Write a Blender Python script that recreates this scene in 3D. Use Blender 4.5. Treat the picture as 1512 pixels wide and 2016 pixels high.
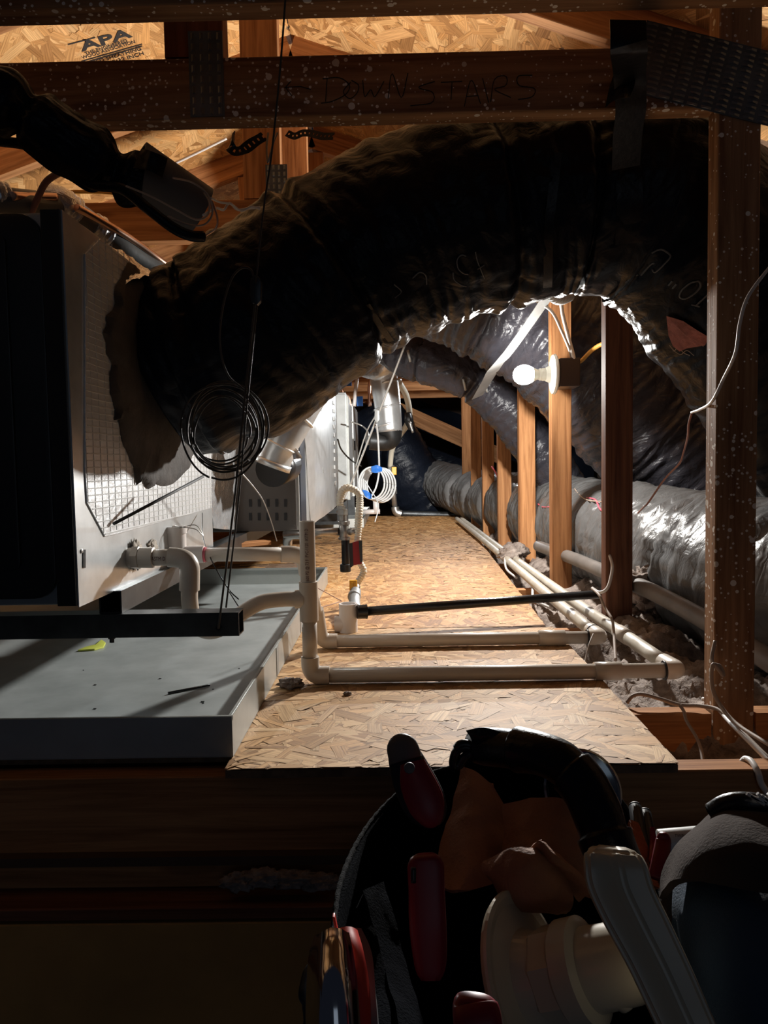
import bpy, bmesh, math, random
from mathutils import Vector, Matrix, noise
from mathutils.bvhtree import BVHTree
random.seed(7)
S = bpy.context.scene
for o in list(bpy.data.objects): bpy.data.objects.remove(o)

# ------------------------------------------------------------------ camera, lights, exposure
F = 1480.0; CH = 0.40                                  # focal length in px (1512x2016), lens height over the joists
yaw, pitch, roll = math.atan(17.6/F), math.atan(90.7/F), -0.018
R3 = Matrix.Rotation(yaw,3,'Z') @ Matrix.Rotation(math.pi/2-pitch,3,'X') @ Matrix.Rotation(roll,3,'Z')
C0 = Vector((0,0,CH))
cd = bpy.data.cameras.new('camera'); cam = bpy.data.objects.new('camera', cd); S.collection.objects.link(cam)
cam.matrix_world = Matrix.Translation(C0) @ R3.to_4x4()
cd.sensor_fit = 'VERTICAL'; cd.sensor_height = 36.0; cd.lens = 36.0*F/2016; cd.clip_start = 0.02; cd.clip_end = 60
S.camera = cam
S.view_settings.view_transform = 'Standard'; S.view_settings.look = 'None'
S.view_settings.gamma = 1.0; S.view_settings.use_curve_mapping = False
S.view_settings.exposure = 0.0

wd = bpy.data.worlds.new('world'); S.world = wd; wd.use_nodes = True
wd.node_tree.nodes['Background'].inputs[0].default_value = (0.55,0.65,1.0,1)
wd.node_tree.nodes['Background'].inputs[1].default_value = 0.010

BULB = Vector((0.385, 2.27, 0.672)); BULB2 = Vector((0.41, 4.86, 0.90))
def lamp(name, loc, power, color, size=0.026, const=0.6, lin=0.5):
    l = bpy.data.lights.new(name,'POINT'); l.energy = power; l.color = color; l.shadow_soft_size = size
    l.use_nodes = True; nt = l.node_tree; em = nt.nodes['Emission']
    fo = nt.nodes.new('ShaderNodeLightFalloff'); fo.inputs['Strength'].default_value = 1.0
    a = nt.nodes.new('ShaderNodeMath'); a.operation='MULTIPLY'; a.inputs[1].default_value = const
    b = nt.nodes.new('ShaderNodeMath'); b.operation='MULTIPLY_ADD'; b.inputs[1].default_value = lin
    nt.links.new(fo.outputs['Constant'], a.inputs[0]); nt.links.new(fo.outputs['Linear'], b.inputs[0])
    nt.links.new(a.outputs[0], b.inputs[2]); nt.links.new(b.outputs[0], em.inputs['Strength'])
    o = bpy.data.objects.new(name,l); S.collection.objects.link(o); o.location = loc; return o
lamp('bulb_light', BULB, 52, (1.0,0.97,0.92))
lamp('far_bulb_light', BULB2, 14, (0.93,0.97,1.0), 0.02)
# faint bluish fill added behind and above the camera, standing in for hatch light
al = bpy.data.lights.new('hatch_fill','AREA'); al.energy = 1.5; al.color = (0.70,0.84,1.0); al.size = 1.4
ao = bpy.data.objects.new('hatch_fill', al); S.collection.objects.link(ao)
ao.location = (0.5,-2.6,0.7); ao.rotation_euler = (math.radians(90),0,math.radians(8))

# ------------------------------------------------------------------ coordinates
def P(px, py, Y):
    d = R3 @ Vector(((px-756)/F, -(py-1008)/F, -1.0)); return C0 + d*(Y/d.y)
def ray(px, py):
    return (R3 @ Vector(((px-756)/F, -(py-1008)/F, -1.0))).normalized()
def W(px, Y, z):                                        # point at depth Y and height z seen in column px
    lo, hi = -5.0, 5.0
    Ri = R3.transposed()
    for _ in range(40):
        m = (lo+hi)/2; v = Ri @ (Vector((m,Y,z))-C0); x = 756 + F*v.x/(-v.z)
        if x < px: lo = m
        else: hi = m
    return Vector((m,Y,z))
def PX(px, py, X):                                      # point on the vertical plane at X
    d = R3 @ Vector(((px-756)/F, -(py-1008)/F, -1.0)); return C0 + d*(X/d.x)
def Pplane(px, py, n, k):                               # n.p = k
    d = ray(px,py); return C0 + d*((k - n.dot(C0))/n.dot(d))

# ------------------------------------------------------------------ materials
MATS = {}
def N(nt, t, **kw):
    n = nt.nodes.new(t)
    for k,v in kw.items():
        if k in n.inputs: n.inputs[k].default_value = v
        else: setattr(n,k,v)
    return n
def mat(name, col, rough=0.6, metal=0.0, var=0.0, vscale=8.0, bump=0.0, bscale=40.0, coat=0.0, spec=None, dirt=None, stretch=None, alpha=None, trans=0.0):
    if name in MATS: return MATS[name]
    m = bpy.data.materials.new(name); m.use_nodes = True; nt = m.node_tree; b = nt.nodes['Principled BSDF']
    b.inputs['Base Color'].default_value = (*col,1); b.inputs['Roughness'].default_value = rough
    b.inputs['Metallic'].default_value = metal
    if coat: b.inputs['Coat Weight'].default_value = coat; b.inputs['Coat Roughness'].default_value = 0.15
    if spec is not None: b.inputs['Specular IOR Level'].default_value = spec
    if trans: b.inputs['Transmission Weight'].default_value = trans
    tc = N(nt,'ShaderNodeTexCoord'); co = tc.outputs['Object']
    if stretch:
        mp = N(nt,'ShaderNodeMapping'); mp.inputs['Scale'].default_value = stretch; nt.links.new(co, mp.inputs[0]); co = mp.outputs[0]
    if var or dirt:
        n1 = N(nt,'ShaderNodeTexNoise', Scale=vscale, Detail=5.0, Roughness=0.6); nt.links.new(co, n1.inputs['Vector'])
        r = N(nt,'ShaderNodeValToRGB'); r.color_ramp.elements[0].position = 0.3; r.color_ramp.elements[1].position = 0.72
        lo = tuple(max(0,c*(1-var)) for c in col); hi = tuple(min(1,c*(1+var)) for c in col)
        if dirt: lo = dirt
        r.color_ramp.elements[0].color = (*lo,1); r.color_ramp.elements[1].color = (*hi,1)
        nt.links.new(n1.outputs['Fac'], r.inputs[0]); nt.links.new(r.outputs[0], b.inputs['Base Color'])
    if bump:
        n2 = N(nt,'ShaderNodeTexNoise', Scale=bscale, Detail=4.0, Roughness=0.6); nt.links.new(co, n2.inputs['Vector'])
        bp = N(nt,'ShaderNodeBump', Strength=bump, Distance=0.004); nt.links.new(n2.outputs['Fac'], bp.inputs['Height'])
        nt.links.new(bp.outputs[0], b.inputs['Normal'])
    MATS[name] = m; return m
def wood_mat(name, dark, light, rough=0.7, speck=False, grey=None):
    if name in MATS: return MATS[name]
    m = bpy.data.materials.new(name); m.use_nodes = True; nt = m.node_tree; b = nt.nodes['Principled BSDF']
    b.inputs['Roughness'].default_value = rough; b.inputs['Specular IOR Level'].default_value = 0.15
    at = N(nt,'ShaderNodeAttribute'); at.attribute_name = 'grain'
    mp = N(nt,'ShaderNodeMapping'); mp.inputs['Scale'].default_value = (2.2,45,45)
    nt.links.new(at.outputs['Vector'], mp.inputs[0])
    n1 = N(nt,'ShaderNodeTexNoise', Scale=1.4, Detail=6.0, Roughness=0.62, Distortion=0.6); nt.links.new(mp.outputs[0], n1.inputs['Vector'])
    r = N(nt,'ShaderNodeValToRGB'); e = r.color_ramp.elements
    e[0].position = 0.32; e[0].color = (*dark,1); e[1].position = 0.62; e[1].color = (*light,1)
    nt.links.new(n1.outputs['Fac'], r.inputs[0])
    mp2 = N(nt,'ShaderNodeMapping'); mp2.inputs['Scale'].default_value = (1.2,9,9); nt.links.new(at.outputs['Vector'], mp2.inputs[0])
    n2 = N(nt,'ShaderNodeTexNoise', Scale=1.0, Detail=3.0); nt.links.new(mp2.outputs[0], n2.inputs['Vector'])
    mx = N(nt,'ShaderNodeMix', data_type='RGBA', blend_type='MULTIPLY'); mx.inputs['Factor'].default_value = 0.55
    r2 = N(nt,'ShaderNodeValToRGB'); r2.color_ramp.elements[0].color = (0.45,0.42,0.4,1); r2.color_ramp.elements[0].position=.3
    r2.color_ramp.elements[1].color = (1.15,1.1,1.05,1); r2.color_ramp.elements[1].position=.7
    nt.links.new(n2.outputs['Fac'], r2.inputs[0]); nt.links.new(r.outputs[0], mx.inputs['A']); nt.links.new(r2.outputs[0], mx.inputs['B'])
    out = mx.outputs['Result']
    # knots
    kn = N(nt,'ShaderNodeTexVoronoi', Scale=1.0); mp4 = N(nt,'ShaderNodeMapping'); mp4.inputs['Scale'].default_value = (3.2,14,14)
    nt.links.new(at.outputs['Vector'], mp4.inputs[0]); nt.links.new(mp4.outputs[0], kn.inputs['Vector'])
    kr = N(nt,'ShaderNodeMapRange'); kr.inputs['From Min'].default_value=.10; kr.inputs['From Max'].default_value=.16; kr.inputs['To Min'].default_value=.5; kr.inputs['To Max'].default_value=0
    nt.links.new(kn.outputs['Distance'], kr.inputs['Value'])
    km = N(nt,'ShaderNodeMix', data_type='RGBA'); km.inputs['B'].default_value=(dark[0]*.45,dark[1]*.4,dark[2]*.4,1)
    nt.links.new(kr.outputs[0], km.inputs['Factor']); nt.links.new(out, km.inputs['A']); out = km.outputs['Result']
    if speck:                                           # white overspray specks stuck to the lumber
        tc = N(nt,'ShaderNodeTexCoord')
        prev = out
        for sc, th in ((38.0,0.17),(75.0,0.19),(17.0,0.085),(120.0,0.2)):
            v = N(nt,'ShaderNodeTexVoronoi', Scale=sc); v.inputs['Randomness'].default_value = 1.0
            nt.links.new(tc.outputs['Object'], v.inputs['Vector'])
            nn = N(nt,'ShaderNodeTexNoise', Scale=7.0, Detail=2.0); nt.links.new(tc.outputs['Object'], nn.inputs['Vector'])
            gt = N(nt,'ShaderNodeMath', operation='MULTIPLY'); nt.links.new(nn.outputs['Fac'], gt.inputs[0]); gt.inputs[1].default_value = th*2
            lt = N(nt,'ShaderNodeMath', operation='LESS_THAN'); nt.links.new(v.outputs['Distance'], lt.inputs[0]); nt.links.new(gt.outputs[0], lt.inputs[1])
            sp = N(nt,'ShaderNodeSeparateColor'); nt.links.new(v.outputs['Color'], sp.inputs[0])
            g2 = N(nt,'ShaderNodeMath', operation='LESS_THAN'); nt.links.new(sp.outputs[0], g2.inputs[0]); g2.inputs[1].default_value = 0.42 if sc<60 else 0.6
            mu = N(nt,'ShaderNodeMath', operation='MULTIPLY'); nt.links.new(lt.outputs[0], mu.inputs[0]); nt.links.new(g2.outputs[0], mu.inputs[1])
            mm = N(nt,'ShaderNodeMix', data_type='RGBA'); mm.inputs['B'].default_value = (0.85,0.8,0.74,1)
            nt.links.new(mu.outputs[0], mm.inputs['Factor']); nt.links.new(prev, mm.inputs['A']); prev = mm.outputs['Result']
        out = prev
    nt.links.new(out, b.inputs['Base Color'])
    bp = N(nt,'ShaderNodeBump', Strength=0.35, Distance=0.002); nt.links.new(n1.outputs['Fac'], bp.inputs['Height']); nt.links.new(bp.outputs[0], b.inputs['Normal'])
    MATS[name] = m; return m
def strand_mat(name, tint):
    m = bpy.data.materials.new(name); m.use_nodes = True; nt = m.node_tree; b = nt.nodes['Principled BSDF']
    b.inputs['Roughness'].default_value = 0.66; b.inputs['Specular IOR Level'].default_value = 0.3
    at = N(nt,'ShaderNodeAttribute'); at.attribute_name = 'grain'; ct = N(nt,'ShaderNodeAttribute'); ct.attribute_name = 'tone'
    mp = N(nt,'ShaderNodeMapping'); mp.inputs['Scale'].default_value = (9,420,9); nt.links.new(at.outputs['Vector'], mp.inputs[0])
    n1 = N(nt,'ShaderNodeTexNoise', Scale=1.0, Detail=4.0, Roughness=0.6); nt.links.new(mp.outputs[0], n1.inputs['Vector'])
    r = N(nt,'ShaderNodeValToRGB'); r.color_ramp.elements[0].position=.28; r.color_ramp.elements[1].position=.6
    r.color_ramp.elements[0].color = (.50,.43,.37,1); r.color_ramp.elements[1].color = (1.08,1.06,1.04,1)
    nt.links.new(n1.outputs['Fac'], r.inputs[0])
    mx = N(nt,'ShaderNodeMix', data_type='RGBA', blend_type='MULTIPLY'); mx.inputs['Factor'].default_value = 1
    nt.links.new(ct.outputs['Color'], mx.inputs['A']); nt.links.new(r.outputs[0], mx.inputs['B'])
    m2 = N(nt,'ShaderNodeMix', data_type='RGBA', blend_type='MULTIPLY'); m2.inputs['Factor'].default_value = 1
    m2.inputs['B'].default_value = (*tint,1); nt.links.new(mx.outputs['Result'], m2.inputs['A'])
    nt.links.new(m2.outputs['Result'], b.inputs['Base Color'])
    bp = N(nt,'ShaderNodeBump', Strength=0.3, Distance=0.001); nt.links.new(n1.outputs['Fac'], bp.inputs['Height']); nt.links.new(bp.outputs[0], b.inputs['Normal'])
    MATS[name] = m; return m
def film_mat(name, col, rough, bump, stretch=(1,1,1), scale=30):
    m = bpy.data.materials.new(name); m.use_nodes = True; nt = m.node_tree; b = nt.nodes['Principled BSDF']
    b.inputs['Base Color'].default_value = (*col,1); b.inputs['Roughness'].default_value = rough
    b.inputs['Specular IOR Level'].default_value = (0.13 if name=='black_film' else 0.3)
    at = N(nt,'ShaderNodeAttribute'); at.attribute_name = 'grain'
    mp = N(nt,'ShaderNodeMapping'); mp.inputs['Scale'].default_value = stretch; nt.links.new(at.outputs['Vector'], mp.inputs[0])
    n1 = N(nt,'ShaderNodeTexNoise', Scale=scale, Detail=5.0, Roughness=0.6, Distortion=1.2); nt.links.new(mp.outputs[0], n1.inputs['Vector'])
    n2 = N(nt,'ShaderNodeTexNoise', Scale=scale*0.3, Detail=2.0, Roughness=0.5, Distortion=2.0); nt.links.new(mp.outputs[0], n2.inputs['Vector'])
    ab = N(nt,'ShaderNodeMath', operation='SUBTRACT'); ab.inputs[1].default_value=.5; nt.links.new(n2.outputs['Fac'], ab.inputs[0])
    a2 = N(nt,'ShaderNodeMath', operation='ABSOLUTE'); nt.links.new(ab.outputs[0], a2.inputs[0])
    a3 = N(nt,'ShaderNodeMath', operation='MULTIPLY_ADD'); a3.inputs[1].default_value=2.5; nt.links.new(a2.outputs[0], a3.inputs[0]); nt.links.new(n1.outputs['Fac'], a3.inputs[2])
    bp = N(nt,'ShaderNodeBump', Strength=bump, Distance=0.012); nt.links.new(a3.outputs[0], bp.inputs['Height']); nt.links.new(bp.outputs[0], b.inputs['Normal'])
    MATS[name] = m; return m
M = {}
M['lumber'] = wood_mat('lumber',(0.30,0.125,0.048),(0.62,0.31,0.135))
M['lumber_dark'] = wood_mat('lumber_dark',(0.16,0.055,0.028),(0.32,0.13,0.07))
M['lumber_shaded'] = wood_mat('lumber_shaded',(0.11,0.045,0.03),(0.26,0.12,0.07))  # darker copy of lumber, with shade put into the wood colour
M['lumber_speck'] = wood_mat('lumber_speck',(0.22,0.11,0.055),(0.46,0.27,0.15), speck=True)
M['strand'] = strand_mat('strand',(0.98,0.86,0.72))
M['strand_roof'] = strand_mat('strand_roof',(1.05,0.80,0.52))
M['strand_worn'] = strand_mat('strand_worn',(0.98,0.76,0.52))
M['osb_core'] = mat('osb_core',(0.20,0.12,0.07),0.8,var=.4,vscale=60,bump=.4,bscale=200)
M['film'] = film_mat('black_film',(0.0065,0.0085,0.014),0.33,0.25,(1,.3,.3),30)
M['film_grey'] = film_mat('grey_film',(0.14,0.14,0.14),0.32,0.45,(1,.18,.18),26)
M['film_mid'] = film_mat('mid_film',(0.035,0.034,0.042),0.27,0.45,(1,.22,.22),26)
M['tape_black'] = mat('black_tape',(0.006,0.006,0.009),0.33,spec=.3,bump=.3,bscale=60)
M['print'] = mat('duct_print',(0.10,0.11,0.12),0.7)
M['mastic'] = mat('mastic',(0.060,0.052,0.047),0.85,var=.4,vscale=14,bump=.8,bscale=50)
M['galv'] = mat('galvanized',(0.76,0.79,0.80),0.30,0.66,var=.16,vscale=14,bump=.05,bscale=5)
M['galv_dull'] = mat('galvanized_dull',(0.42,0.44,0.44),0.5,0.6,var=.25,vscale=9)
M['foil'] = mat('foil',(0.78,0.80,0.82),0.25,0.7,bump=.9,bscale=55)
M['foil_scrim'] = mat('foil_scrim',(0.82,0.84,0.86),0.34,0.42,bump=.5,bscale=40)
M['plate'] = mat('truss_plate',(0.13,0.16,0.19),0.42,0.7,var=.3,vscale=30)
M['tooth'] = mat('plate_tooth',(0.22,0.25,0.28),0.35,0.8)
M['paint_shaded'] = mat('shaded_enamel',(0.02,0.02,0.019),0.35,var=.2,vscale=5,bump=.05,bscale=90)  # near-black base colour stands in for the unlit cabinet front
M['paint_grey'] = mat('grey_enamel',(0.11,0.105,0.10),0.5,var=.08,vscale=5)
M['paint_navy'] = mat('navy_enamel',(0.015,0.022,0.035),0.3)
M['steel_dark'] = mat('dark_steel',(0.055,0.058,0.06),0.4,0.7,var=.4,vscale=18)
M['steel_pipe'] = mat('pipe_steel',(0.42,0.41,0.39),0.35,0.85,var=.2,vscale=30)
M['pan'] = mat('pan_steel',(0.39,0.42,0.42),0.42,0.15,var=.12,vscale=9,dirt=(0.30,0.33,0.33),bump=.08,bscale=20)
M['pan_wall'] = mat('pan_wall_steel',(0.50,0.52,0.50),0.38,0.5,var=.12,vscale=9)
M['pvc'] = mat('pvc',(0.66,0.58,0.49),0.35,var=.06,vscale=12,coat=.2)
M['pvc_white'] = mat('pvc_white',(0.78,0.73,0.70),0.35,coat=.2)
M['pvc_dirty'] = mat('pvc_dirty',(0.62,0.57,0.48),0.45,dirt=(0.45,0.40,0.32),var=.1,vscale=14)
M['print_red'] = mat('pvc_print',(0.09,0.02,0.015),0.7)
M['iron'] = mat('black_iron',(0.018,0.018,0.019),0.32,0.2,bump=.15,bscale=120)
M['grey_pipe'] = mat('grey_conduit',(0.17,0.15,0.135),0.55,var=.25,vscale=12)
M['flex_white'] = mat('flex_cream',(0.80,0.77,0.65),0.4)
M['copper'] = mat('copper',(0.80,0.50,0.36),0.28,0.95)
M['armaflex'] = mat('foam_insulation',(0.13,0.135,0.135),0.38,bump=.1,bscale=90)
M['cable'] = mat('steel_cable',(0.05,0.048,0.046),0.55,0.2,bump=.5,bscale=900)
M['cable_bright'] = mat('bright_cable',(0.55,0.58,0.58),0.35,0.5)
M['white_wire'] = mat('white_wire',(0.74,0.70,0.66),0.45)
M['brown_wire'] = mat('brown_wire',(0.33,0.15,0.12),0.45)
M['dusty_wire'] = mat('dusty_wire',(0.42,0.34,0.28),0.6)
M['pink_wire'] = mat('pink_wire',(0.75,0.14,0.20),0.45)
M['yellow_wire'] = mat('yellow_wire',(0.72,0.36,0.06),0.45)
M['yellow'] = mat('yellow_plastic',(0.85,0.42,0.02),0.4)
M['tag_red'] = mat('red_tag',(0.30,0.012,0.02),0.5)
M['blue_tape'] = mat('blue_tape',(0.02,0.16,0.60),0.5)
M['tubing'] = mat('clear_tubing',(0.62,0.66,0.68),0.25,spec=.7)
M['insul'] = mat('loose_fill',(0.38,0.32,0.28),0.95,var=.35,vscale=30,dirt=(0.13,0.095,0.08),bump=1.0,bscale=120)
M['pink_insul'] = mat('torn_lining',(0.28,0.10,0.09),0.8,var=.4,vscale=40,bump=.6,bscale=90)
M['ceramic'] = mat('lamp_holder_white',(0.80,0.82,0.74),0.3)
M['box'] = mat('brown_box',(0.05,0.035,0.03),0.4)
M['debris_y'] = mat('yellow_scrap',(0.55,0.60,0.10),0.6)
M['debris'] = mat('dark_debris',(0.035,0.035,0.035),0.7)
M['drywall'] = mat('hatch_board',(0.50,0.27,0.08),0.8,var=.25,vscale=4,bump=.2,bscale=30)
M['paper'] = mat('attic_wall_board',(0.10,0.06,0.04),0.9,var=.3,vscale=3)
M['putty'] = mat('putty',(0.40,0.35,0.29),0.8,var=.3,vscale=60,bump=.8,bscale=150)
M['ink'] = mat('black_ink',(0.02,0.015,0.012),0.8)
M['bag'] = mat('bag_canvas',(0.0016,0.0022,0.0045),0.95,spec=.02,bump=.8,bscale=600)
M['bag_trim'] = mat('bag_binding',(0.014,0.014,0.016),0.9,spec=.1,bump=.8,bscale=900)
M['leather'] = mat('leather',(0.30,0.135,0.07),0.75,var=.2,vscale=12,bump=.35,bscale=300)
M['suede'] = mat('orange_suede',(0.60,0.19,0.07),0.95,bump=1.0,bscale=600,var=.2,vscale=80)
M['red_grip'] = mat('red_grip',(0.20,0.006,0.018),0.42)
M['grip_black'] = mat('black_grip',(0.012,0.012,0.014),0.4)
M['grip_grey'] = mat('grey_grip',(0.10,0.095,0.095),0.55)
M['chrome'] = mat('chrome',(0.75,0.74,0.76),0.12,1.0,bump=.1,bscale=12)
M['red_bright'] = mat('red_plastic',(0.55,0.04,0.025),0.4)
M['cream'] = mat('cream_plastic',(0.50,0.44,0.33),0.32,coat=.3)
M['bluecloth'] = mat('blue_cloth',(0.018,0.045,0.085),0.8,bump=.4,bscale=700)
M['greycloth'] = mat('grey_brown_cloth',(0.050,0.037,0.031),0.95,spec=.1,var=.25,vscale=10,bump=.4,bscale=500)
M['disc'] = mat('mirror_disc',(0.35,0.38,0.40),0.15,0.9)
M['tube_white'] = mat('white_tube',(0.62,0.63,0.62),0.3)
# glowing bulb glass: emits, and lets the lamp inside shine through
m = bpy.data.materials.new('lit_bulb_glass'); m.use_nodes = True; nt = m.node_tree; nt.nodes.clear()
out = N(nt,'ShaderNodeOutputMaterial'); em = N(nt,'ShaderNodeEmission'); em.inputs[0].default_value=(1,.99,.95,1); em.inputs[1].default_value=9
tr = N(nt,'ShaderNodeBsdfTransparent'); ad = N(nt,'ShaderNodeAddShader')
nt.links.new(em.outputs[0],ad.inputs[0]); nt.links.new(tr.outputs[0],ad.inputs[1]); nt.links.new(ad.outputs[0],out.inputs[0]); M['bulb']=m

# ------------------------------------------------------------------ object helpers
def tag(o, label=None, cat=None, group=None, kind=None):
    if label: o['label'] = label
    if cat: o['category'] = cat
    if group: o['group'] = group
    if kind: o['kind'] = kind
    return o
def thing(name, label, cat, loc=(0,0,0), group=None, kind=None):
    o = bpy.data.objects.new(name,None); S.collection.objects.link(o); o.location = loc; o.empty_display_size = .05
    return tag(o,label,cat,group,kind)
def wloc(o):
    v = Vector(o.location)
    while o.parent: o = o.parent; v += Vector(o.location)
    return v
def obj(name, V, Fc, m, parent=None, smooth=False, attrs=None):
    """world-space vertices -> one mesh object; origin at its own base, or the parent's"""
    if parent is not None: org = wloc(parent); loc = Vector((0,0,0))
    else:
        xs=[v[0] for v in V]; ys=[v[1] for v in V]; zs=[v[2] for v in V]
        org = Vector(((min(xs)+max(xs))/2,(min(ys)+max(ys))/2,min(zs))); loc = org
    me = bpy.data.meshes.new(name); me.from_pydata([Vector(v)-org for v in V],[],Fc); me.materials.append(MATS[m] if m in MATS and m not in M else M[m])
    if smooth:
        for p in me.polygons: p.use_smooth = True
    if attrs:
        for k,(typ,vals) in attrs.items():
            a = me.attributes.new(k,typ,'POINT')
            if typ=='FLOAT_VECTOR': a.data.foreach_set('vector',[c for v in vals for c in v])
            else: a.data.foreach_set('color',[c for v in vals for c in v])
    me.update()
    o = bpy.data.objects.new(name,me); S.collection.objects.link(o); o.location = loc
    if parent is not None: o.parent = parent
    return o
def fixn(o):
    bm = bmesh.new(); bm.from_mesh(o.data); bmesh.ops.recalc_face_normals(bm, faces=bm.faces); bm.to_mesh(o.data); bm.free(); return o
BOXF = [(0,3,2,1),(4,5,6,7),(0,1,5,4),(1,2,6,5),(2,3,7,6),(3,0,4,7)]
def boxv(a,b):
    (x0,y0,z0),(x1,y1,z1)=a,b
    return [(x0,y0,z0),(x1,y0,z0),(x1,y1,z0),(x0,y1,z0),(x0,y0,z1),(x1,y0,z1),(x1,y1,z1),(x0,y1,z1)]
def bevel_obj(o, w, seg=2):
    bm = bmesh.new(); bm.from_mesh(o.data)
    bmesh.ops.bevel(bm, geom=list(bm.edges), offset=w, segments=seg, affect='EDGES', profile=.6)
    bm.to_mesh(o.data); bm.free(); return o
def box(name,a,b,m,parent=None,bev=0.0):
    o = obj(name,boxv(a,b),BOXF,m,parent)
    if bev: bevel_obj(o,bev)
    return o
class MB:
    def __init__(s): s.V=[]; s.F=[]
    def add(s,V,Fc):
        n=len(s.V); s.V+= [tuple(v) for v in V]; s.F += [tuple(i+n for i in f) for f in Fc]; return s
    def box(s,a,b): return s.add(boxv(a,b),BOXF)
    def build(s,name,m,parent=None,smooth=False): return obj(name,s.V,s.F,m,parent,smooth)
def board(name, p0, p1, w, t, m, parent=None, wdir=(0,0,1), bev=0.0015, cut0=None, cut1=None):
    """lumber: axis p0->p1 is the centre line, w across wdir, t across the third direction; grain along the axis"""
    p0=Vector(p0); p1=Vector(p1); ax=(p1-p0); L=ax.length; ax.normalize()
    wv=Vector(wdir); wv=(wv-ax*wv.dot(ax)).normalized(); tv=ax.cross(wv).normalized()
    seg=max(1,int(L/.15)); rx=random.uniform(0,50); ry=random.uniform(0,20); rz=random.uniform(0,20)
    b=bev; prof=[(-w/2+b,-t/2),(w/2-b,-t/2),(w/2,-t/2+b),(w/2,t/2-b),(w/2-b,t/2),(-w/2+b,t/2),(-w/2,t/2-b),(-w/2,-t/2+b)]
    V=[];G=[];Fc=[]
    for i in range(seg+1):
        s=L*i/seg
        for (a,c) in prof:
            V.append(p0+ax*s+wv*a+tv*c); G.append((s+rx,a+ry,c+rz))
    n=8
    for i in range(seg):
        for k in range(n): Fc.append((i*n+k,i*n+(k+1)%n,(i+1)*n+(k+1)%n,(i+1)*n+k))
    Fc.append(tuple(range(n))[::-1]); Fc.append(tuple(range(seg*n,seg*n+n)))
    o=obj(name,V,Fc,m,parent,False,{'grain':('FLOAT_VECTOR',G)}); fixn(o); return o
def spline(pts, n):
    """Catmull-Rom through pts (tuples of any length), n samples in all"""
    pts=[tuple(p) for p in pts]
    if len(pts)==2: 
        return [tuple(a+(b-a)*i/(n-1) for a,b in zip(*pts)) for i in range(n)]
    q=[tuple(2*a-b for a,b in zip(pts[0],pts[1]))]+pts+[tuple(2*a-b for a,b in zip(pts[-1],pts[-2]))]
    out=[]; m=len(pts)-1
    ds=[math.dist(pts[i][:3],pts[i+1][:3]) for i in range(m)]; T=sum(ds)
    for i in range(n):
        d=T*i/(n-1); k=0
        while k<m-1 and d>ds[k]: d-=ds[k]; k+=1
        t=min(1,d/ds[k]) if ds[k] else 0
        a,b,c,e=q[k],q[k+1],q[k+2],q[k+3]
        out.append(tuple(.5*((2*b[j])+(-a[j]+c[j])*t+(2*a[j]-5*b[j]+4*c[j]-e[j])*t*t+(-a[j]+3*b[j]-3*c[j]+e[j])*t**3) for j in range(len(b))))
    return out
def sweepdata(pts, rad, seg=12, n=None, disp=None, caps=True, smoothpath=True, ex=1.0):
    """pts: world points; rad: number or list per point"""
    if not isinstance(rad,(list,tuple)): rad=[rad]*len(pts)
    C=[(p[0],p[1],p[2],r) for p,r in zip(pts,rad)]
    if smoothpath: C=spline(C,n or max(2,len(pts)*8))
    P_=[Vector(c[:3]) for c in C]; Rr=[c[3] for c in C]
    T=[(P_[min(i+1,len(P_)-1)]-P_[max(i-1,0)]).normalized() for i in range(len(P_))]
    u=Vector((0,0,1)); u=(u-T[0]*u.dot(T[0]))
    if u.length<.05: u=Vector((1,0,0)); u=(u-T[0]*u.dot(T[0]))
    u.normalize(); V=[];G=[];s=0
    for i in range(len(P_)):
        if i: s+=(P_[i]-P_[i-1]).length
        u=(u-T[i]*u.dot(T[i])).normalized(); v=T[i].cross(u)
        for k in range(seg):
            a=2*math.pi*k/seg; d=(u*math.cos(a)+v*math.sin(a)*ex)
            r=Rr[i]+(disp(s,a,P_[i]) if disp else 0)
            V.append(P_[i]+d*r); G.append((s,math.cos(a)*Rr[i]*3,math.sin(a)*Rr[i]*3))
    Fc=[]
    for i in range(len(P_)-1):
        for k in range(seg): Fc.append((i*seg+k,i*seg+(k+1)%seg,(i+1)*seg+(k+1)%seg,(i+1)*seg+k))
    if caps: Fc.append(tuple(range(seg))[::-1]); Fc.append(tuple(range((len(P_)-1)*seg,len(P_)*seg)))
    return V,Fc,G
def tube(name, pts, rad, m, parent=None, seg=12, n=None, disp=None, caps=True, smoothpath=True, label=None):
    V,Fc,G=sweepdata(pts,rad,seg,n,disp,caps,smoothpath)
    o=obj(name,V,Fc,m,parent,True,{'grain':('FLOAT_VECTOR',G)})
    if caps:
        for p in list(o.data.polygons)[-2:]: p.use_smooth=False
    if label: o['label']=label
    return o
def pipe(name,a,b,r,m,parent=None,seg=20,hollow=False):
    """straight pipe with crisp ends"""
    a=Vector(a); b=Vector(b)
    if not hollow: return tube(name,[a,b],r,m,parent,seg,2)
    ax=(b-a).normalized(); u=ax.orthogonal().normalized(); v=ax.cross(u); V=[];Fc=[]
    for c,rr in ((a,r),(b,r),(b,r*.86),(a,r*.86)):
        for k in range(seg): V.append(c+(u*math.cos(2*math.pi*k/seg)+v*math.sin(2*math.pi*k/seg))*rr)
    for j in range(4):
        for k in range(seg): Fc.append((j*seg+k,j*seg+(k+1)%seg,((j+1)%4)*seg+(k+1)%seg,((j+1)%4)*seg+k))
    return fixn(obj(name,V,Fc,m,parent,False)) if False else shade(fixn(obj(name,V,Fc,m,parent)))
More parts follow.
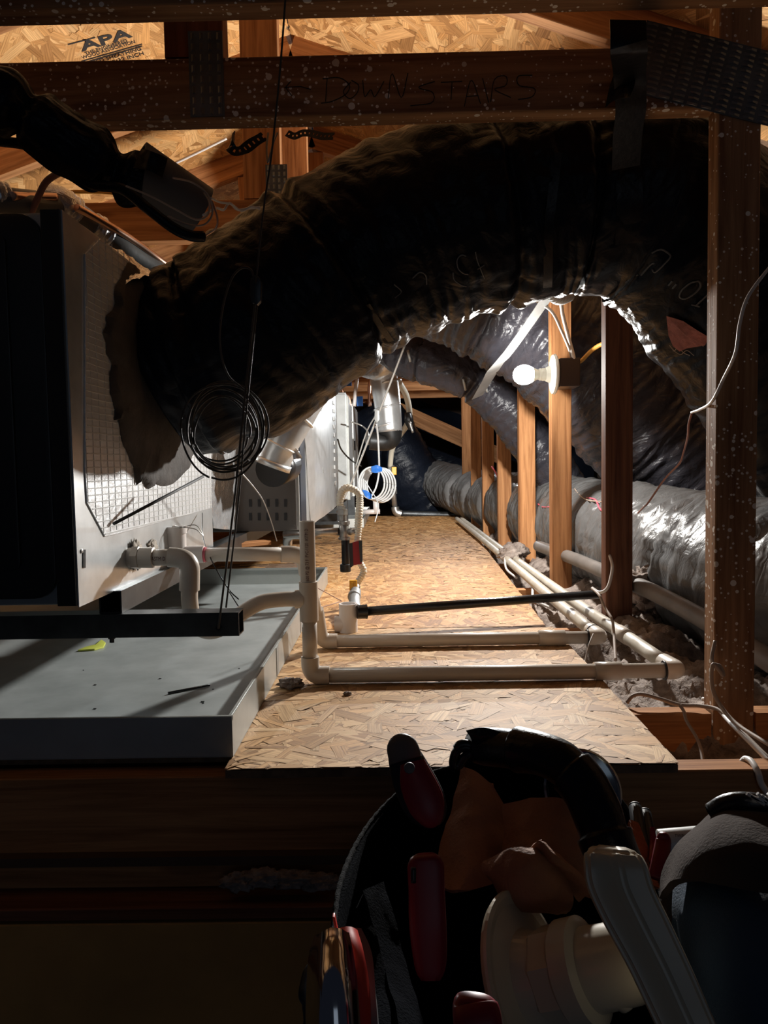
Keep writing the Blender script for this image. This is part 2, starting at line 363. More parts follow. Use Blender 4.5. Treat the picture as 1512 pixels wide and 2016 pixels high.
def shade(o, ang=40):
    for p in o.data.polygons: p.use_smooth=True
    bm=bmesh.new(); bm.from_mesh(o.data)
    for e in bm.edges:
        if len(e.link_faces)==2 and e.calc_face_angle(0)>math.radians(ang): e.smooth=False
    bm.to_mesh(o.data); bm.free(); return o
def lathe(name, base, axis, prof, m, parent=None, seg=28, sx=1.0):
    """prof: (distance along axis, radius)"""
    base=Vector(base); ax=Vector(axis).normalized(); u=ax.orthogonal().normalized(); v=ax.cross(u); V=[];Fc=[]
    for d,r in prof:
        for k in range(seg): V.append(base+ax*d+(u*math.cos(2*math.pi*k/seg)+v*math.sin(2*math.pi*k/seg))*max(r,1e-5))
    n=len(prof)
    for i in range(n-1):
        for k in range(seg): Fc.append((i*seg+k,i*seg+(k+1)%seg,(i+1)*seg+(k+1)%seg,(i+1)*seg+k))
    Fc.append(tuple(range(seg))[::-1]); Fc.append(tuple(range((n-1)*seg,n*seg)))
    return shade(fixn(obj(name,V,Fc,m,parent)))
def elbow(name,a,c,b,r,m,parent=None,hub=1.22,seg=20):
    """pipe elbow from a round the corner c to b, with slightly thicker hub ends"""
    a=Vector(a);b=Vector(b);c=Vector(c); pts=[a]
    da=(a-c); db=(b-c); q=min(da.length,db.length)*.62
    s=c+da.normalized()*q; e=c+db.normalized()*q
    arc=[(s*(1-t)**2+c*2*t*(1-t)+e*t*t) for t in [i/8 for i in range(9)]]
    P_=[a]+arc+[b]; rr=r*hub
    V,Fc,G=sweepdata(P_,rr,seg,smoothpath=False)
    return shade(obj(name,V,Fc,m,parent))
def patch(name, rows, m, parent=None, nu=24, nv=24, amp=0.0, freq=20, thick=0.002, smooth=True, seed=0):
    """smooth cloth / sheet through a grid of control points (rows of world points), given thickness"""
    cols=[spline([tuple(p) for p in r],nu) for r in rows]
    g=[spline([cols[i][j] for i in range(len(rows))],nv) for j in range(nu)]
    Pt=[[Vector(g[j][i]) for j in range(nu)] for i in range(nv)]
    Nn=[[None]*nu for _ in range(nv)]
    for i in range(nv):
        for j in range(nu):
            du=Pt[i][min(j+1,nu-1)]-Pt[i][max(j-1,0)]; dv=Pt[min(i+1,nv-1)][j]-Pt[max(i-1,0)][j]
            nn=du.cross(dv); Nn[i][j]=nn.normalized() if nn.length>1e-12 else Vector((0,-1,0))
    V=[]
    for side in (0,1):
        for i in range(nv):
            for j in range(nu):
                p=Pt[i][j]; d=0
                if amp: q=p*freq+Vector((seed,seed,seed)); d=amp*(noise.noise(q)+.6*abs(noise.noise(q*2.3)))
                V.append(p+Nn[i][j]*(d+thick*(side-.5)))
    K=nu*nv; Fc=[]
    for i in range(nv-1):
        for j in range(nu-1):
            a=i*nu+j; Fc.append((a,a+1,a+nu+1,a+nu)); Fc.append((K+a,K+a+nu,K+a+nu+1,K+a+1))
    for j in range(nu-1):
        Fc.append((j,K+j,K+j+1,j+1)); a=(nv-1)*nu+j; Fc.append((a,a+1,K+a+1,K+a))
    for i in range(nv-1):
        a=i*nu; Fc.append((a,a+nu,K+a+nu,K+a)); a=i*nu+nu-1; Fc.append((a,K+a,K+a+nu,a+nu))
    o=fixn(obj(name,V,Fc,m,parent,False)); 
    if smooth: shade(o,60)
    return o
def prism(name, poly, off, m, parent=None, bev=0):
    """closed polygon of world points extruded by the vector off"""
    off=Vector(off); n=len(poly); V=[Vector(p) for p in poly]+[Vector(p)+off for p in poly]
    Fc=[tuple(range(n)),tuple(range(n,2*n))[::-1]]+[(k,(k+1)%n,n+(k+1)%n,n+k) for k in range(n)]
    o=fixn(obj(name,V,Fc,m,parent))
    if bev: bevel_obj(o,bev); shade(o)
    return o
def ribbon(name, pts, w, m, parent=None, side=(0,0,1), thick=.0008, n=None, holes=False, rings=3):
    """flat strap; side = the direction of its width; holes punches every other middle cell"""
    C=[Vector(c) for c in spline([tuple(p) for p in pts], n or len(pts)*8)]; V=[]; k=rings
    sv=Vector(side)
    for i,c in enumerate(C):
        t=(C[min(i+1,len(C)-1)]-C[max(i-1,0)]).normalized(); s=(sv-t*sv.dot(t)).normalized(); nn=t.cross(s)
        for h in (0,1):
            for j in range(k+1): V.append(c+s*(w*(j/k-.5))+nn*(thick*(h-.5)))
    Fc=[]; r=2*(k+1)
    skip=set((i,1) for i in range(1,len(C)-1,3)) if holes else set()
    for i in range(len(C)-1):
        for j in range(k):
            if (i,j) in skip: continue
            a=i*r+j; Fc.append((a,a+1,a+r+1,a+r)); b=a+k+1; Fc.append((b,b+r,b+r+1,b+1))
        Fc.append((i*r,i*r+r,i*r+r+k+1,i*r+k+1)); a=i*r+k; Fc.append((a,a+k+1,a+r+k+1,a+r))
    return shade(fixn(obj(name,V,Fc,m,parent)),50)
def textmesh(txt, size=1.0, bold=0.0):
    cu=bpy.data.curves.new('t','FONT'); cu.body=txt; cu.size=size; cu.offset=bold; cu.resolution_u=3
    o=bpy.data.objects.new('t',cu); S.collection.objects.link(o)
    me=bpy.data.meshes.new_from_object(o); V=[v.co.copy() for v in me.vertices]; Fc=[tuple(p.vertices) for p in me.polygons]
    bpy.data.objects.remove(o); bpy.data.meshes.remove(me)
    return V,Fc
def flat_text(name, txt, org, xdir, ydir, size, m, parent=None, bold=0.0, sx=1.0):
    V,Fc=textmesh(txt,size,bold); org=Vector(org); xd=Vector(xdir).normalized(); yd=Vector(ydir).normalized()
    return obj(name,[org+xd*(v.x*sx)+yd*v.y for v in V],Fc,m,parent)
def bvh_of(objs):
    V=[];Fc=[]
    for o in objs:
        w=wloc(o); n=len(V); V+=[v.co+w for v in o.data.vertices]; Fc+=[tuple(i+n for i in p.vertices) for p in o.data.polygons]
    return BVHTree.FromPolygons(V,Fc)
def on_surface(bvh, px, py, lift=.002, default=1.3):
    d=ray(px,py); h=bvh.ray_cast(C0,d)
    return (h[0]-d*lift) if h[0] is not None else P(px,py,default)
def surf_text(name, txt, px, py, size, ang, bvh, m, parent, flip=False, lift=.003):
    """lettering printed on a curved surface: each corner laid on the surface"""
    V,Fc=textmesh(txt,size); out=[]
    for v in V:
        x=v.x; y=v.y
        if flip: x=-x; y=-y
        a=math.radians(ang); out.append(on_surface(bvh, px+x*math.cos(a)-y*math.sin(a), py-(x*math.sin(a)+y*math.cos(a)), lift))
    return obj(name,out,Fc,m,parent)
def strokes(name, lines, bvh, m, parent, r=.0012, lift=.001):
    mb=MB()
    for ln in lines:
        pts=[on_surface(bvh,x,y,lift) for x,y in ln]
        V,Fc,G=sweepdata(pts,r,5,n=max(4,len(pts)*4)); mb.add(V,Fc)
    return mb.build(name,m,parent)

# ================================================================== STRUCTURE
TK = [1.17+0.6*k for k in range(9)]                     # front faces of the trusses
RS = 0.34; XR = -0.288; ZR = 1.625                                    # roof: top-chord underside z = RC - RS*X
RA = math.atan(RS)
TONES=[(.66,.50,.31),(.60,.43,.25),(.72,.57,.38),(.54,.36,.19),(.64,.44,.24),(.42,.27,.14),(.70,.52,.33),(.58,.40,.22)]
def osb(name, parent, O, U, V_, lu, lv, th, nrm, count, m, corners=None, flen=(.04,.12), fwid=(.012,.032), align=0.0, spread=35, region=None, rim=False):
    """a board of pressed strands: core slab, and on its face every strand as a thin blade of wood"""
    O=Vector(O);U=Vector(U).normalized();V_=Vector(V_).normalized();nrm=Vector(nrm).normalized()
    corners = corners or [(0,0),(lu,0),(lu,lv),(0,lv)]
    top=[O+U*a+V_*b for a,b in corners]
    o=obj(name,[p-nrm*th for p in top]+[p-nrm*.0006 for p in top],[(3,2,1,0),(4,5,6,7),(0,1,5,4),(1,2,6,5),(2,3,7,6),(3,0,4,7)],'osb_core',parent); fixn(o)
    Vt=[];Ft=[];G=[];T=[]
    us=[c[0] for c in corners]; vs=[c[1] for c in corners]
    r0=region or (min(us),max(us),min(vs),max(vs))
    for k in range(count):
        a=random.uniform(r0[0],r0[1]); b=random.uniform(r0[2],r0[3]); L=random.uniform(*flen); w=random.uniform(*fwid)
        th_=math.radians(random.gauss(align,spread) if random.random()<.8 else random.uniform(0,180))
        c,s=math.cos(th_),math.sin(th_); z=random.uniform(0.0,.0023); tl=random.uniform(-.05,.05)
        j=lambda q: random.uniform(-q,q)*.6
        if random.random()<.25: w*=.45; L*=1.2
        pts=[(-L/2+j(.008),-w/2),(0,-w/2+j(.002)),(L/2+j(.008),-w/2+j(.002)),(L/2+j(.006),w/2),(j(.01),w/2+j(.002)),(-L/2+j(.006),w/2)]
        q=[(a+x*c-y*s, b+x*s+y*c) for x,y in pts]
        n=len(corners); e=random.uniform(-.0015,.0015)
        for i in range(n):
            x0,y0=corners[i]; x1,y1=corners[(i+1)%n]; LL=math.hypot(x1-x0,y1-y0); nx,ny=-(y1-y0)/LL,(x1-x0)/LL
            q=[(x+nx*max(0,e-((x-x0)*nx+(y-y0)*ny)), y+ny*max(0,e-((x-x0)*nx+(y-y0)*ny))) for x,y in q]
        base=len(Vt); tone=random.choice(TONES); v=random.uniform(.82,1.12); rg=random.uniform(0,9)
        for (x,y),(lx,ly) in zip(q,pts):
            Vt.append(O+U*x+V_*y+nrm*max(.0002,z+tl*lx*.12+tl*ly*.3)); G.append((lx+rg,ly+rg,z*100)); T.append((tone[0]*v,tone[1]*v,tone[2]*v,1))
        if rim:                                         # darker rim round each strand: crevice shade put into the tone
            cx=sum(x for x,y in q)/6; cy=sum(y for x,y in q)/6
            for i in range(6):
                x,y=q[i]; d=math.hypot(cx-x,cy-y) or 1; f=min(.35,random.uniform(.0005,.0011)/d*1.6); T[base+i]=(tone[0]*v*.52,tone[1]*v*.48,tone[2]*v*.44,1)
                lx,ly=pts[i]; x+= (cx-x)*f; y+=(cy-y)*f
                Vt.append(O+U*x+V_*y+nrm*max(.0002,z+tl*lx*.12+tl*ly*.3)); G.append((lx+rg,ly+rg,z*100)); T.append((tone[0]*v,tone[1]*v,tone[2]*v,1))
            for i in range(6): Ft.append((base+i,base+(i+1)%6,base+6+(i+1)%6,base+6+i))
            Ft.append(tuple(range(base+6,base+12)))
        else: Ft.append(tuple(range(base,base+6)))
    s=obj('wood_strands',Vt,Ft,m,o,False,{'grain':('FLOAT_VECTOR',G),'tone':('FLOAT_COLOR',T)}); s['kind']='stuff'
    return o

# floor: gypsum under the insulation, and the OSB walkway panels
floor = thing('floor',None,None,(0.1,3,-.16)); floor['kind']='structure'
box('gypsum_board',(-3.2,.94,-.112),(2.6,9.2,-.100),'paper',floor)
def deck(cs,count,m,**k):                               # corners given as world (x,y), counter-clockwise
    x0=min(c[0] for c in cs); y0=min(c[1] for c in cs)
    return osb('osb_panel',floor,(x0,y0,.012),(1,0,0),(0,1,0),0,0,.011,(0,0,1),count,m,corners=[(c[0]-x0,c[1]-y0) for c in cs],**k)
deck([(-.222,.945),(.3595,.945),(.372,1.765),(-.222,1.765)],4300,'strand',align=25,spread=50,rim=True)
deck([(-.50,1.770),(.358,1.770),(.405,3.02),(-.50,3.02)],6500,'strand_worn',align=90,spread=35,region=(.2,.93,0,1.3))
deck([(-.80,3.025),(.405,3.025),(.520,5.80),(-.80,5.80)],8000,'strand_worn',align=90,spread=35,flen=(.04,.14))
deck([(-1.30,1.0),(-.226,1.0),(-.226,1.76),(-1.30,1.76)],300,'strand')
deck([(-1.30,1.77),(-.505,1.77),(-.505,3.02),(-1.30,3.02)],300,'strand')

# roof sheathing: panels of strands seen from below
roof = thing('ceiling',None,None,(0,3,1.25)); roof['kind']='structure'
ud=Vector((math.cos(RA),0,-math.sin(RA))); nd=Vector((-math.sin(RA),0,-math.cos(RA)))
def chordz(x): return ZR-RS*abs(x-XR)
def roofz(x): return chordz(x)+.089/math.cos(RA)
def sheath(x0,x1,y0,y1,count):
    """x0 is the edge nearer the ridge"""
    s=1 if x1>x0 else -1
    u=Vector((s*math.cos(RA),0,-math.sin(RA))); n=Vector((-s*math.sin(RA),0,-math.cos(RA)))
    O=Vector((x0,y1 if s>0 else y0,roofz(x0))); lu=abs(x1-x0)/math.cos(RA)
    return osb('sheathing_panel',roof,O,u,(0,-s,0),lu,y1-y0,.011,n,count,'strand_roof',align=90,spread=38,flen=(.06,.16),fwid=(.018,.045))
for (x0,x1) in ((XR+.002,.90),(.905,2.32),(XR-.002,-1.45),(-1.455,-2.82)):
    for (y0,y1) in ((.3,1.62),(1.625,3.9),(3.905,6.2),(6.205,9.2)):
        vis = abs(x0-XR)<.1
        n = {.3:900,1.625:6500,3.905:2800,6.205:200}[y0] if vis else 300
        sheath(x0,x1,y0,y1,n)
# grade stamp printed on the sheathing left of the ridge
nL=Vector((math.sin(RA),0,-math.cos(RA)))            # into the room
pz=Vector((-1.0,0,roofz(-1.0)))
def onroof(px,py): return Pplane(px,py,nL,nL.dot(pz)+.0035)
sp0=[o for o in roof.children][0]
def stamp(txt,a,b,h,bold=0.0):
    A=onroof(*a); B=onroof(*b); xd=(B-A); L=xd.length; xd.normalize(); yd=nL.cross(xd)
    if yd.y>0: yd=-yd
    Vt,Ft=textmesh(txt,1.0,bold); w=max(v.x for v in Vt); 
    return obj('grade_stamp',[A+xd*(v.x/w*L)+yd*(v.y*h) for v in Vt],Ft,'ink',roof)
stamp('APA',(163,101),(262,72),.055,.03)
stamp('THE ENGINEERED',(169,109),(252,83),.020,.01)
stamp('WOOD ASSOCIATION',(163,117),(267,85),.020,.01)
stamp('RATED SHEATHING',(167,132),(279,99),.022,.01)
stamp('24/16  15/32 INCH',(178,140),(284,108),.024,.01)
for (a,b) in (((161,121),(280,87)),((161,125),(280,91)),((134,88),(188,74))):
    A=onroof(*a);B=onroof(*b); d=(B-A).normalized(); q=nL.cross(d)*.0022
    obj('stamp_rule',[A-q,B-q,B+q,A+q],[(0,1,2,3)],'ink',roof)
# walls that close the attic
for nm,a,b in (('wall_left',(-2.85,.3,-.1),(-2.80,9.2,.84)),('wall_right',(2.3,.3,-.1),(2.35,9.2,.87)),('wall_back',(-2.8,9.2,-.1),(2.3,9.25,1.7))):
    o=box(nm,a,b,'paper'); o['kind']='structure'

# roof trusses, each one thing
tl=['nearest roof truss, its horizontal chord marked DOWNSTAIRS, right post beside the frame edge',
 'second roof truss, dark post in shadow just right of the lit bulb fixture',
 'roof truss whose orange post carries the white bulb fixture',
 'roof truss whose bright orange post stands directly under the lit bulb',
 'roof truss with orange post, first one beyond the post under the bulb',
 'roof truss with orange post, second one beyond the post under the bulb',
 'roof truss with orange post, third one beyond the post under the bulb',
 'roof truss with orange post, farthest post visible beside the walkway',
 'farthest roof truss, crossing above the end of the walkway']
trusses=[]
for k,Y in enumerate(TK):
    t=thing('roof_truss',tl[k],'truss',(0,Y+.019,-.089),'roof trusses along the attic'); trusses.append(t)
    lm='lumber_speck' if k==0 else 'lumber'; pm=lm if k!=1 else 'lumber_shaded'  # second post takes the copy with shade in its colour
    yc=Y+.019
    board('bottom_chord',(-2.75,yc,-.0445),(.497,yc,-.0445),.089,.038,'lumber',t)
    board('bottom_chord',(.567,yc,-.0445),(2.28,yc,-.0445),.089,.038,'lumber',t)
    if k<8:
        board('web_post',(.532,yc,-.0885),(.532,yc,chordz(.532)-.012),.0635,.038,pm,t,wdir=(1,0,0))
    board('collar_beam',(-2.78,yc,.9745),(.497 if k<8 else .9,yc,.9745) if k else (.499,yc,.9745),.089,.038,lm,t)
    if k: board('web_strut',(-.288,yc,1.021),(-.288,yc,ZR-.016),.086,.038,'lumber',t,wdir=(1,0,0))
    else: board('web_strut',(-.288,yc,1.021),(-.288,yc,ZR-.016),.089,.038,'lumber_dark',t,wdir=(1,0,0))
    if k==3: board('diagonal_web',(-.50,yc,1.021),(-.535,yc,chordz(-.535)-.016),.086,.038,'lumber',t,wdir=(1,0,0))
    off=.0445/math.cos(RA)
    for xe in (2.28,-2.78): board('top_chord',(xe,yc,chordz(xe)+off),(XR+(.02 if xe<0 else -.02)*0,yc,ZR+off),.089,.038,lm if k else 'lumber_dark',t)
def toothplate(parent, c, xd, zd, w, h, y, nx, nz, label=None, tw=.20, tz=.36):
    """pressed steel truss plate with its punched teeth"""
    c=Vector(c); xd=Vector(xd).normalized(); zd=Vector(zd).normalized()
    cs=[c+xd*(a*w/2)+zd*(b*h/2) for a,b in ((-1,-1),(1,-1),(1,1),(-1,1))]
    for v in cs: v.y=y
    pl=prism('connector_plate',cs,(0,-.0012,0),'plate',parent)
    mb=MB()
    for i in range(nx):
        for j in range(nz):
            p=c+xd*(w*((i+.5)/nx-.5))+zd*(h*((j+.5)/nz-.5)); p.y=y-.0012
            dx=w/nx*tw; dz=h/nz*tz; k=random.uniform(.7,1.2)
            q=[p+xd*(-dx)+zd*(-dz),p+xd*dx+zd*(-dz),p+xd*dx+zd*dz,p+xd*(-dx)+zd*dz]
            mid=p+Vector((0,-.0018*k,0))
            mb.add(q+[mid-zd*dz*.6,mid+zd*dz*.6],[(0,1,4),(1,2,5,4),(2,3,5),(3,0,4,5)])
    if mb.V: 
        t=mb.build('plate_teeth','tooth',pl); t['kind']='stuff'
    return pl
y0=TK[0]
a=P(375,70,y0); b=P(438,222,y0)
toothplate(trusses[0],((a.x+b.x)/2,y0,(a.z+b.z)/2),(1,0,0),(0,0,1),.052,.125,y0-.0002,4,8)
cc=P(1420,152,y0)
toothplate(trusses[0],cc,(math.cos(RA*.8),0,-math.sin(RA*.8)),(math.sin(RA*.8),0,math.cos(RA*.8)),.26,.105,y0-.0004,12,13,None,.38,.24)
a=P(545,368,TK[1]); toothplate(trusses[1],(a.x,0,a.z),(1,0,0),(0,0,1),.05,.10,TK[1]-.0002,4,7)
a=P(527,395,TK[1])
# DOWNSTAIRS written by hand on the nearest collar beam
bv=bvh_of([o for o in trusses[0].children if o.name.startswith('collar')])
L=[[(560,172),(592,170)],[(562,172),(572,160)],[(562,172),(574,188)],[(592,170),(612,176)],
 [(644,155),(641,200)],[(635,155),(668,153),(688,168),(680,186),(652,200),(632,203)],
 [(690,162),(676,180),(688,194),(702,184),(706,168),(692,158)],
 [(714,158),(718,190),(730,176),(738,190),(756,160)],
 [(764,194),(772,145),(790,192),(803,144)],
 [(856,160),(824,172),(852,182),(850,202),(808,208)],
 [(868,162),(910,160)],[(890,161),(888,196)],
 [(914,210),(928,158),(946,204)],[(918,190),(942,188)],
 [(950,154),(962,202)],
 [(966,200),(974,156),(996,150),(996,168),(974,176),(1006,192)],
 [(1048,148),(1020,150),(1022,168),(1052,174),(1048,190),(1020,196)]]
strokes('handwriting',L,bv,'ink',trusses[0],.0007,.0006)
# crossbeam nearest the camera, header and hatch boards
xb=thing('attic_crossbeam','speckled wooden crossbeam nearest the camera along the top of the picture','beam',(-.6,.989,.978))
board('beam',(-2.7,.989,1.0225),(.50,.989,1.0225),.089,.038,'lumber_speck',xb)
a=P(140,2,.97); b=P(285,6,.97)
toothplate(xb,(b.x,0,1.035),(1,0,0),(0,0,1),.05,.05,.9698,5,5)
hd=thing('hatch_header','dark wooden header board along the front edge of the walkway','board',(-.3,.974,-.15))
board('header_board',(-2.4,.974,-.075),(1.6,.974,-.075),.149,.037,'lumber',hd)
ha=thing('hatch_lining','dim brown board below the header along the hatch edge','board',(-.3,.93,-.6))
board('lining_board',(-2.4,.925,-.39),(1.6,.925,-.39),.44,.03,'drywall',ha)
board('lining_ledge',(-2.4,.975,-.158),(1.6,.975,-.158),.016,.13,'lumber_dark',ha)

# loose-fill insulation between the joists
def fluffmesh(name,x0,x1,y0,y1,dx,base,amp,parent=None):
    nx=int((x1-x0)/dx); ny=int((y1-y0)/dx); V=[];Fc=[]
    for j in range(ny+1):
        for i in range(nx+1):
            x=x0+(x1-x0)*i/nx; y=y0+(y1-y0)*j/ny; p=Vector((x,y,0))
            h=noise.noise(p*5)*amp+noise.noise(p*16)*amp*.45+abs(noise.noise(p*45))*amp*.35+random.uniform(-.007,.007)
            m=math.exp(-((x-.60)/.10)**2)*.045*(y>1.6)
            hole=-.07*math.exp(-((x-.48)/.16)**2-((y-1.05)/.09)**2)
            gap=-.035*math.exp(-((x-.46)/.07)**2)*(y>2.3)
            fall=-.03 if y<1.17 else 0
            V.append((x+random.uniform(-.003,.003),y+random.uniform(-.003,.003),base+h+m+hole+gap+fall))
    for j in range(ny):
        for i in range(nx):
            a=j*(nx+1)+i; Fc.append((a,a+1,a+nx+2,a+nx+1))
    o=obj(name,V,Fc,'insul',parent,True); o['kind']='stuff'; return o
o=fluffmesh('loose_insulation',.33,1.9,1.0,4.2,.011,-.030,.045); tag(o,'grey loose-fill insulation between the joists right of the walkway','insulation')
o=fluffmesh('loose_insulation',.42,1.9,4.21,7.5,.03,-.030,.045); tag(o,'grey loose-fill insulation around the far end of the side duct','insulation')
def clump(c,r,label,n=5,m='insul',flat=.6,name='insulation_clump',cat='insulation',group=None,parent=None):
    bm=bmesh.new(); bmesh.ops.create_icosphere(bm,subdivisions=4,radius=1)
    V=[];c=Vector(c); sd=random.uniform(0,99)
    for v in bm.verts:
        d=v.co.normalized(); q=d*2.2+Vector((sd,0,0)); k=1+.45*noise.noise(q)+.35*noise.noise(q*3)+.25*abs(noise.noise(q*8))
        V.append(c+Vector((d.x*r[0],d.y*r[1],d.z*r[2]))*k)
    Fc=[tuple(v.index for v in f.verts) for f in bm.faces]; bm.free()
    zmin=min(v.z for v in V); 
    o=obj(name,V,Fc,m,parent,True); return tag(o,label,cat,group)
clump(P(1280,1142,1.83)+Vector((0,0,.0)),(.055,.05,.035),'clump of grey insulation heaped behind the shadowed post')
clump(P(1300,1172,1.86),(.06,.06,.05),'lower dark clump of insulation under the side duct behind the shadowed post')
clump(P(1048,893,3.4)+Vector((.0,0,0)),(.06,.05,.05),'clump of insulation on top of the side duct behind the post under the bulb')
clump(W(572,1.30,.021),(.020,.016,.008),'tuft of grey fluff on the walkway beside the front riser pipe')
clump(W(684,1.25,.016),(.006,.005,.004),'tiny crumb of debris on the walkway right of the fluff tuft',name='debris_crumb',cat='debris')
clump(P(1010,1090,2.9),(.05,.05,.04),'clump of insulation at the foot of the posts beside the long pipe')
for i,(x,w_) in enumerate(((470,.02),(520,.026),(575,.032),(628,.026))):
    clump(P(x,1742-8*i%12,.925)+Vector((0,0,.004)),(w_,.01,.010),['leftmost','second from left','third from left','rightmost'][i]+' small tuft of dark fluff on the ledge below the header',group='fluff along the hatch ledge')

# ================================================================== AIR HANDLER, PANS, PIPES
def drain_pan(label,x0,x1,y0,y1,z0,group='drain pans'):
    t=thing('drain_pan',label,'drain pan',((x0+x1)/2,(y0+y1)/2,z0),group)
    h=.055; w=.0016
    box('pan_bottom',(x0,y0,z0),(x1,y1,z0+.0018),'pan',t)
    for a,b in (((x0,y0,z0+.0018),(x1,y0+w,z0+h)),((x0,y1-w,z0+.0018),(x1,y1,z0+h)),((x0,y0+w,z0+.0018),(x0+w,y1-w,z0+h)),((x1-w,y0+w,z0+.0018),(x1,y1-w,z0+h))):
        box('pan_wall',a,b,'pan_wall',t)
    mb=MB(); 
    mb.box((x0,y0+w,z0+h-.006),(x1,y0+w+.004,z0+h+.0005)); mb.box((x1-w-.004,y0+.006,z0+h-.006),(x1-w,y1,z0+h+.0005)); mb.box((x0,y1-w-.004,z0+h-.006),(x1-.006,y1-w,z0+h+.0005))
    mb.build('rolled_rim','pan_wall',t)
    return t
pan=drain_pan('large grey sheet-metal drain pan on the walkway under the air handler',-1.28,-.219,.98,2.46,.0155)
for yy in (1.36,1.72):
    box('seam_strip',(-.2190,yy,.0175),(-.2178,yy+.022,.070),'galv_dull',pan)
drain_pan('smaller far drain pan under the second unit at the back',-.95,-.185,4.72,6.1,.0155)

t=thing('support_strut','dark steel strut across the front, hung on the looped cable','strut',(-.8,1.14,.147))
def channel(name,a,b,w,th,m,parent):
    """hollow square tube, open ends"""
    a=Vector(a);b=Vector(b);ax=(b-a).normalized(); up=Vector((0,0,1)); sd=ax.cross(up).normalized(); V=[];Fc=[]
    for c in (a,b):
        for r in (w/2,w/2-th):
            for s,u in ((-1,-1),(1,-1),(1,1),(-1,1)): V.append(c+sd*s*r+up*u*r)
    for k in range(4):
        j=(k+1)%4
        Fc+=[(k,j,8+j,8+k),(4+k,12+k,12+j,4+j),(k,4+k,4+j,j),(8+k,8+j,12+j,12+k)]
    return fixn(obj(name,V,Fc,m,parent))
channel('tube',(-1.32,1.14,.165),(-.236,1.14,.165),.036,.0022,'steel_dark',t)
hp=P(430,1236,1.1219)
lathe('cable_hole_rim',(hp.x,1.1219,hp.z),(0,-1,0),[(0,.005),(.0012,.005),(.0012,.0035),(.0004,.0033)],'iron',t,16)
lathe('bolt',(W(220,1.14,.147).x,1.14,.147),(0,0,-1),[(0,.006),(.005,.006),(.005,.004),(.011,.004)],'steel_dark',t,6)
t=thing('support_rail','long steel rail under the air handler resting on the strut','rail',(-.432,2.4,.183))
channel('tube',(-.432,1.128,.2005),(-.432,3.68,.2005),.0345,.0022,'steel_dark',t)
t2=thing('support_rail','far steel rail resting on the strut under the left part of the units','rail',(-1.0,2.4,.183))
channel('tube',(-1.0,1.128,.2005),(-1.0,3.68,.2005),.0345,.0022,'steel_dark',t2)
t=thing('support_strut','far steel strut under the furnace behind the gas fittings','strut',(-.8,3.5,.147))
channel('tube',(-1.32,3.5,.165),(-.262,3.5,.165),.036,.0022,'steel_dark',t)

ZB,ZT=.2185,.743; XS=-.427
ah=thing('air_handler','galvanized air handler cabinet with shaded front at the left edge of the picture','air handler',(-.76,1.38,ZB))
box('cabinet_body',(-1.10,1.012,ZB),(XS-.002,1.77,ZT),'galv_dull',ah,bev=.003)
box('side_panel',(XS-.002,1.004,ZB-.002),(XS,1.768,ZT),'galv',ah)
# recessed front door, rounded lower corner; its shade is put into the paint colour
def rrect(x0,x1,z0,z1,y,r,n=6):
    pts=[]
    for cx,cz,a0 in ((x1-r,z0+r,-90),(x1-r,z1-r,0),(x0+r,z1-r,90),(x0+r,z0+r,180)):
        for i in range(n+1):
            a=math.radians(a0+90*i/n); pts.append((cx+r*math.cos(a),y,cz+r*math.sin(a)))
    return pts
prism('front_door',rrect(-1.08,XS-.030,ZB+.01,ZT-.003,1.004,.030),(0,.009,0),'paint_shaded',ah,bev=.002)
prism('door_panel',rrect(-1.05,XS-.075,ZB+.05,ZT-.03,.9985,.012),(0,.006,0),'paint_shaded',ah,bev=.002)
box('front_flange',(XS-.028,1.0,ZB),(XS-.0021,1.012,ZT),'paint_shaded',ah,bev=.001)
lathe('panel_screw',(XS+.0001,PX(160,1085,XS).y,PX(160,1085,XS).z),(1,0,0),[(0,.003),(.0015,.003),(.002,.001)],'steel_pipe',ah,10)
pa=[PX(x,y,XS+.0006) for x,y in ((163,1082),(168,1082),(168,1118),(163,1118))]
prism('knockout_slot',pa,(.0006,0,0),'iron',ah)
# foil-faced scrim insulation board stuck to the side
fp=[(166,500),(166,925),(170,990),(205,1056),(240,1048),(415,1000),(414,862),(330,640),(260,520),(196,470)]
fw=[PX(x,y,XS+.0004) for x,y in fp]
foil=prism('foil_facing',fw,(.0018,0,0),'foil_scrim',ah)
mb=MB()
ys=[v.y for v in fw]; zs=[v.z for v in fw]
def inpoly(y,z):
    c=False; n=len(fw); j=n-1
    for i in range(n):
        if (fw[i].z>z)!=(fw[j].z>z) and y<(fw[j].y-fw[i].y)*(z-fw[i].z)/(fw[j].z-fw[i].z)+fw[i].y: c=not c
        j=i
    return c
XF=XS+.0022
for axis in (0,1):
    rng=(min(ys),max(ys)) if axis==0 else (min(zs),max(zs)); orn=(min(zs),max(zs)) if axis==0 else (min(ys),max(ys))
    c=rng[0]+.004; st=.026 if axis==0 else .0098
    while c<rng[1]:
        s=orn[0]; run=None
        while s<orn[1]+.01:
            ins=inpoly(c,s) if axis==0 else inpoly(s,c)
            if ins and run is None: run=s
            if (not ins) and run is not None:
                w=.0008
                if axis==0: mb.box((XF-.0002,c-w,run),(XF+.0006,c+w,s))
                else: mb.box((XF-.0002,run,c-w),(XF+.0007,s,c+w))
                run=None
            s+=.006
        c+=st
g=mb.build('scrim_threads','tube_white',foil); g['kind']='stuff'
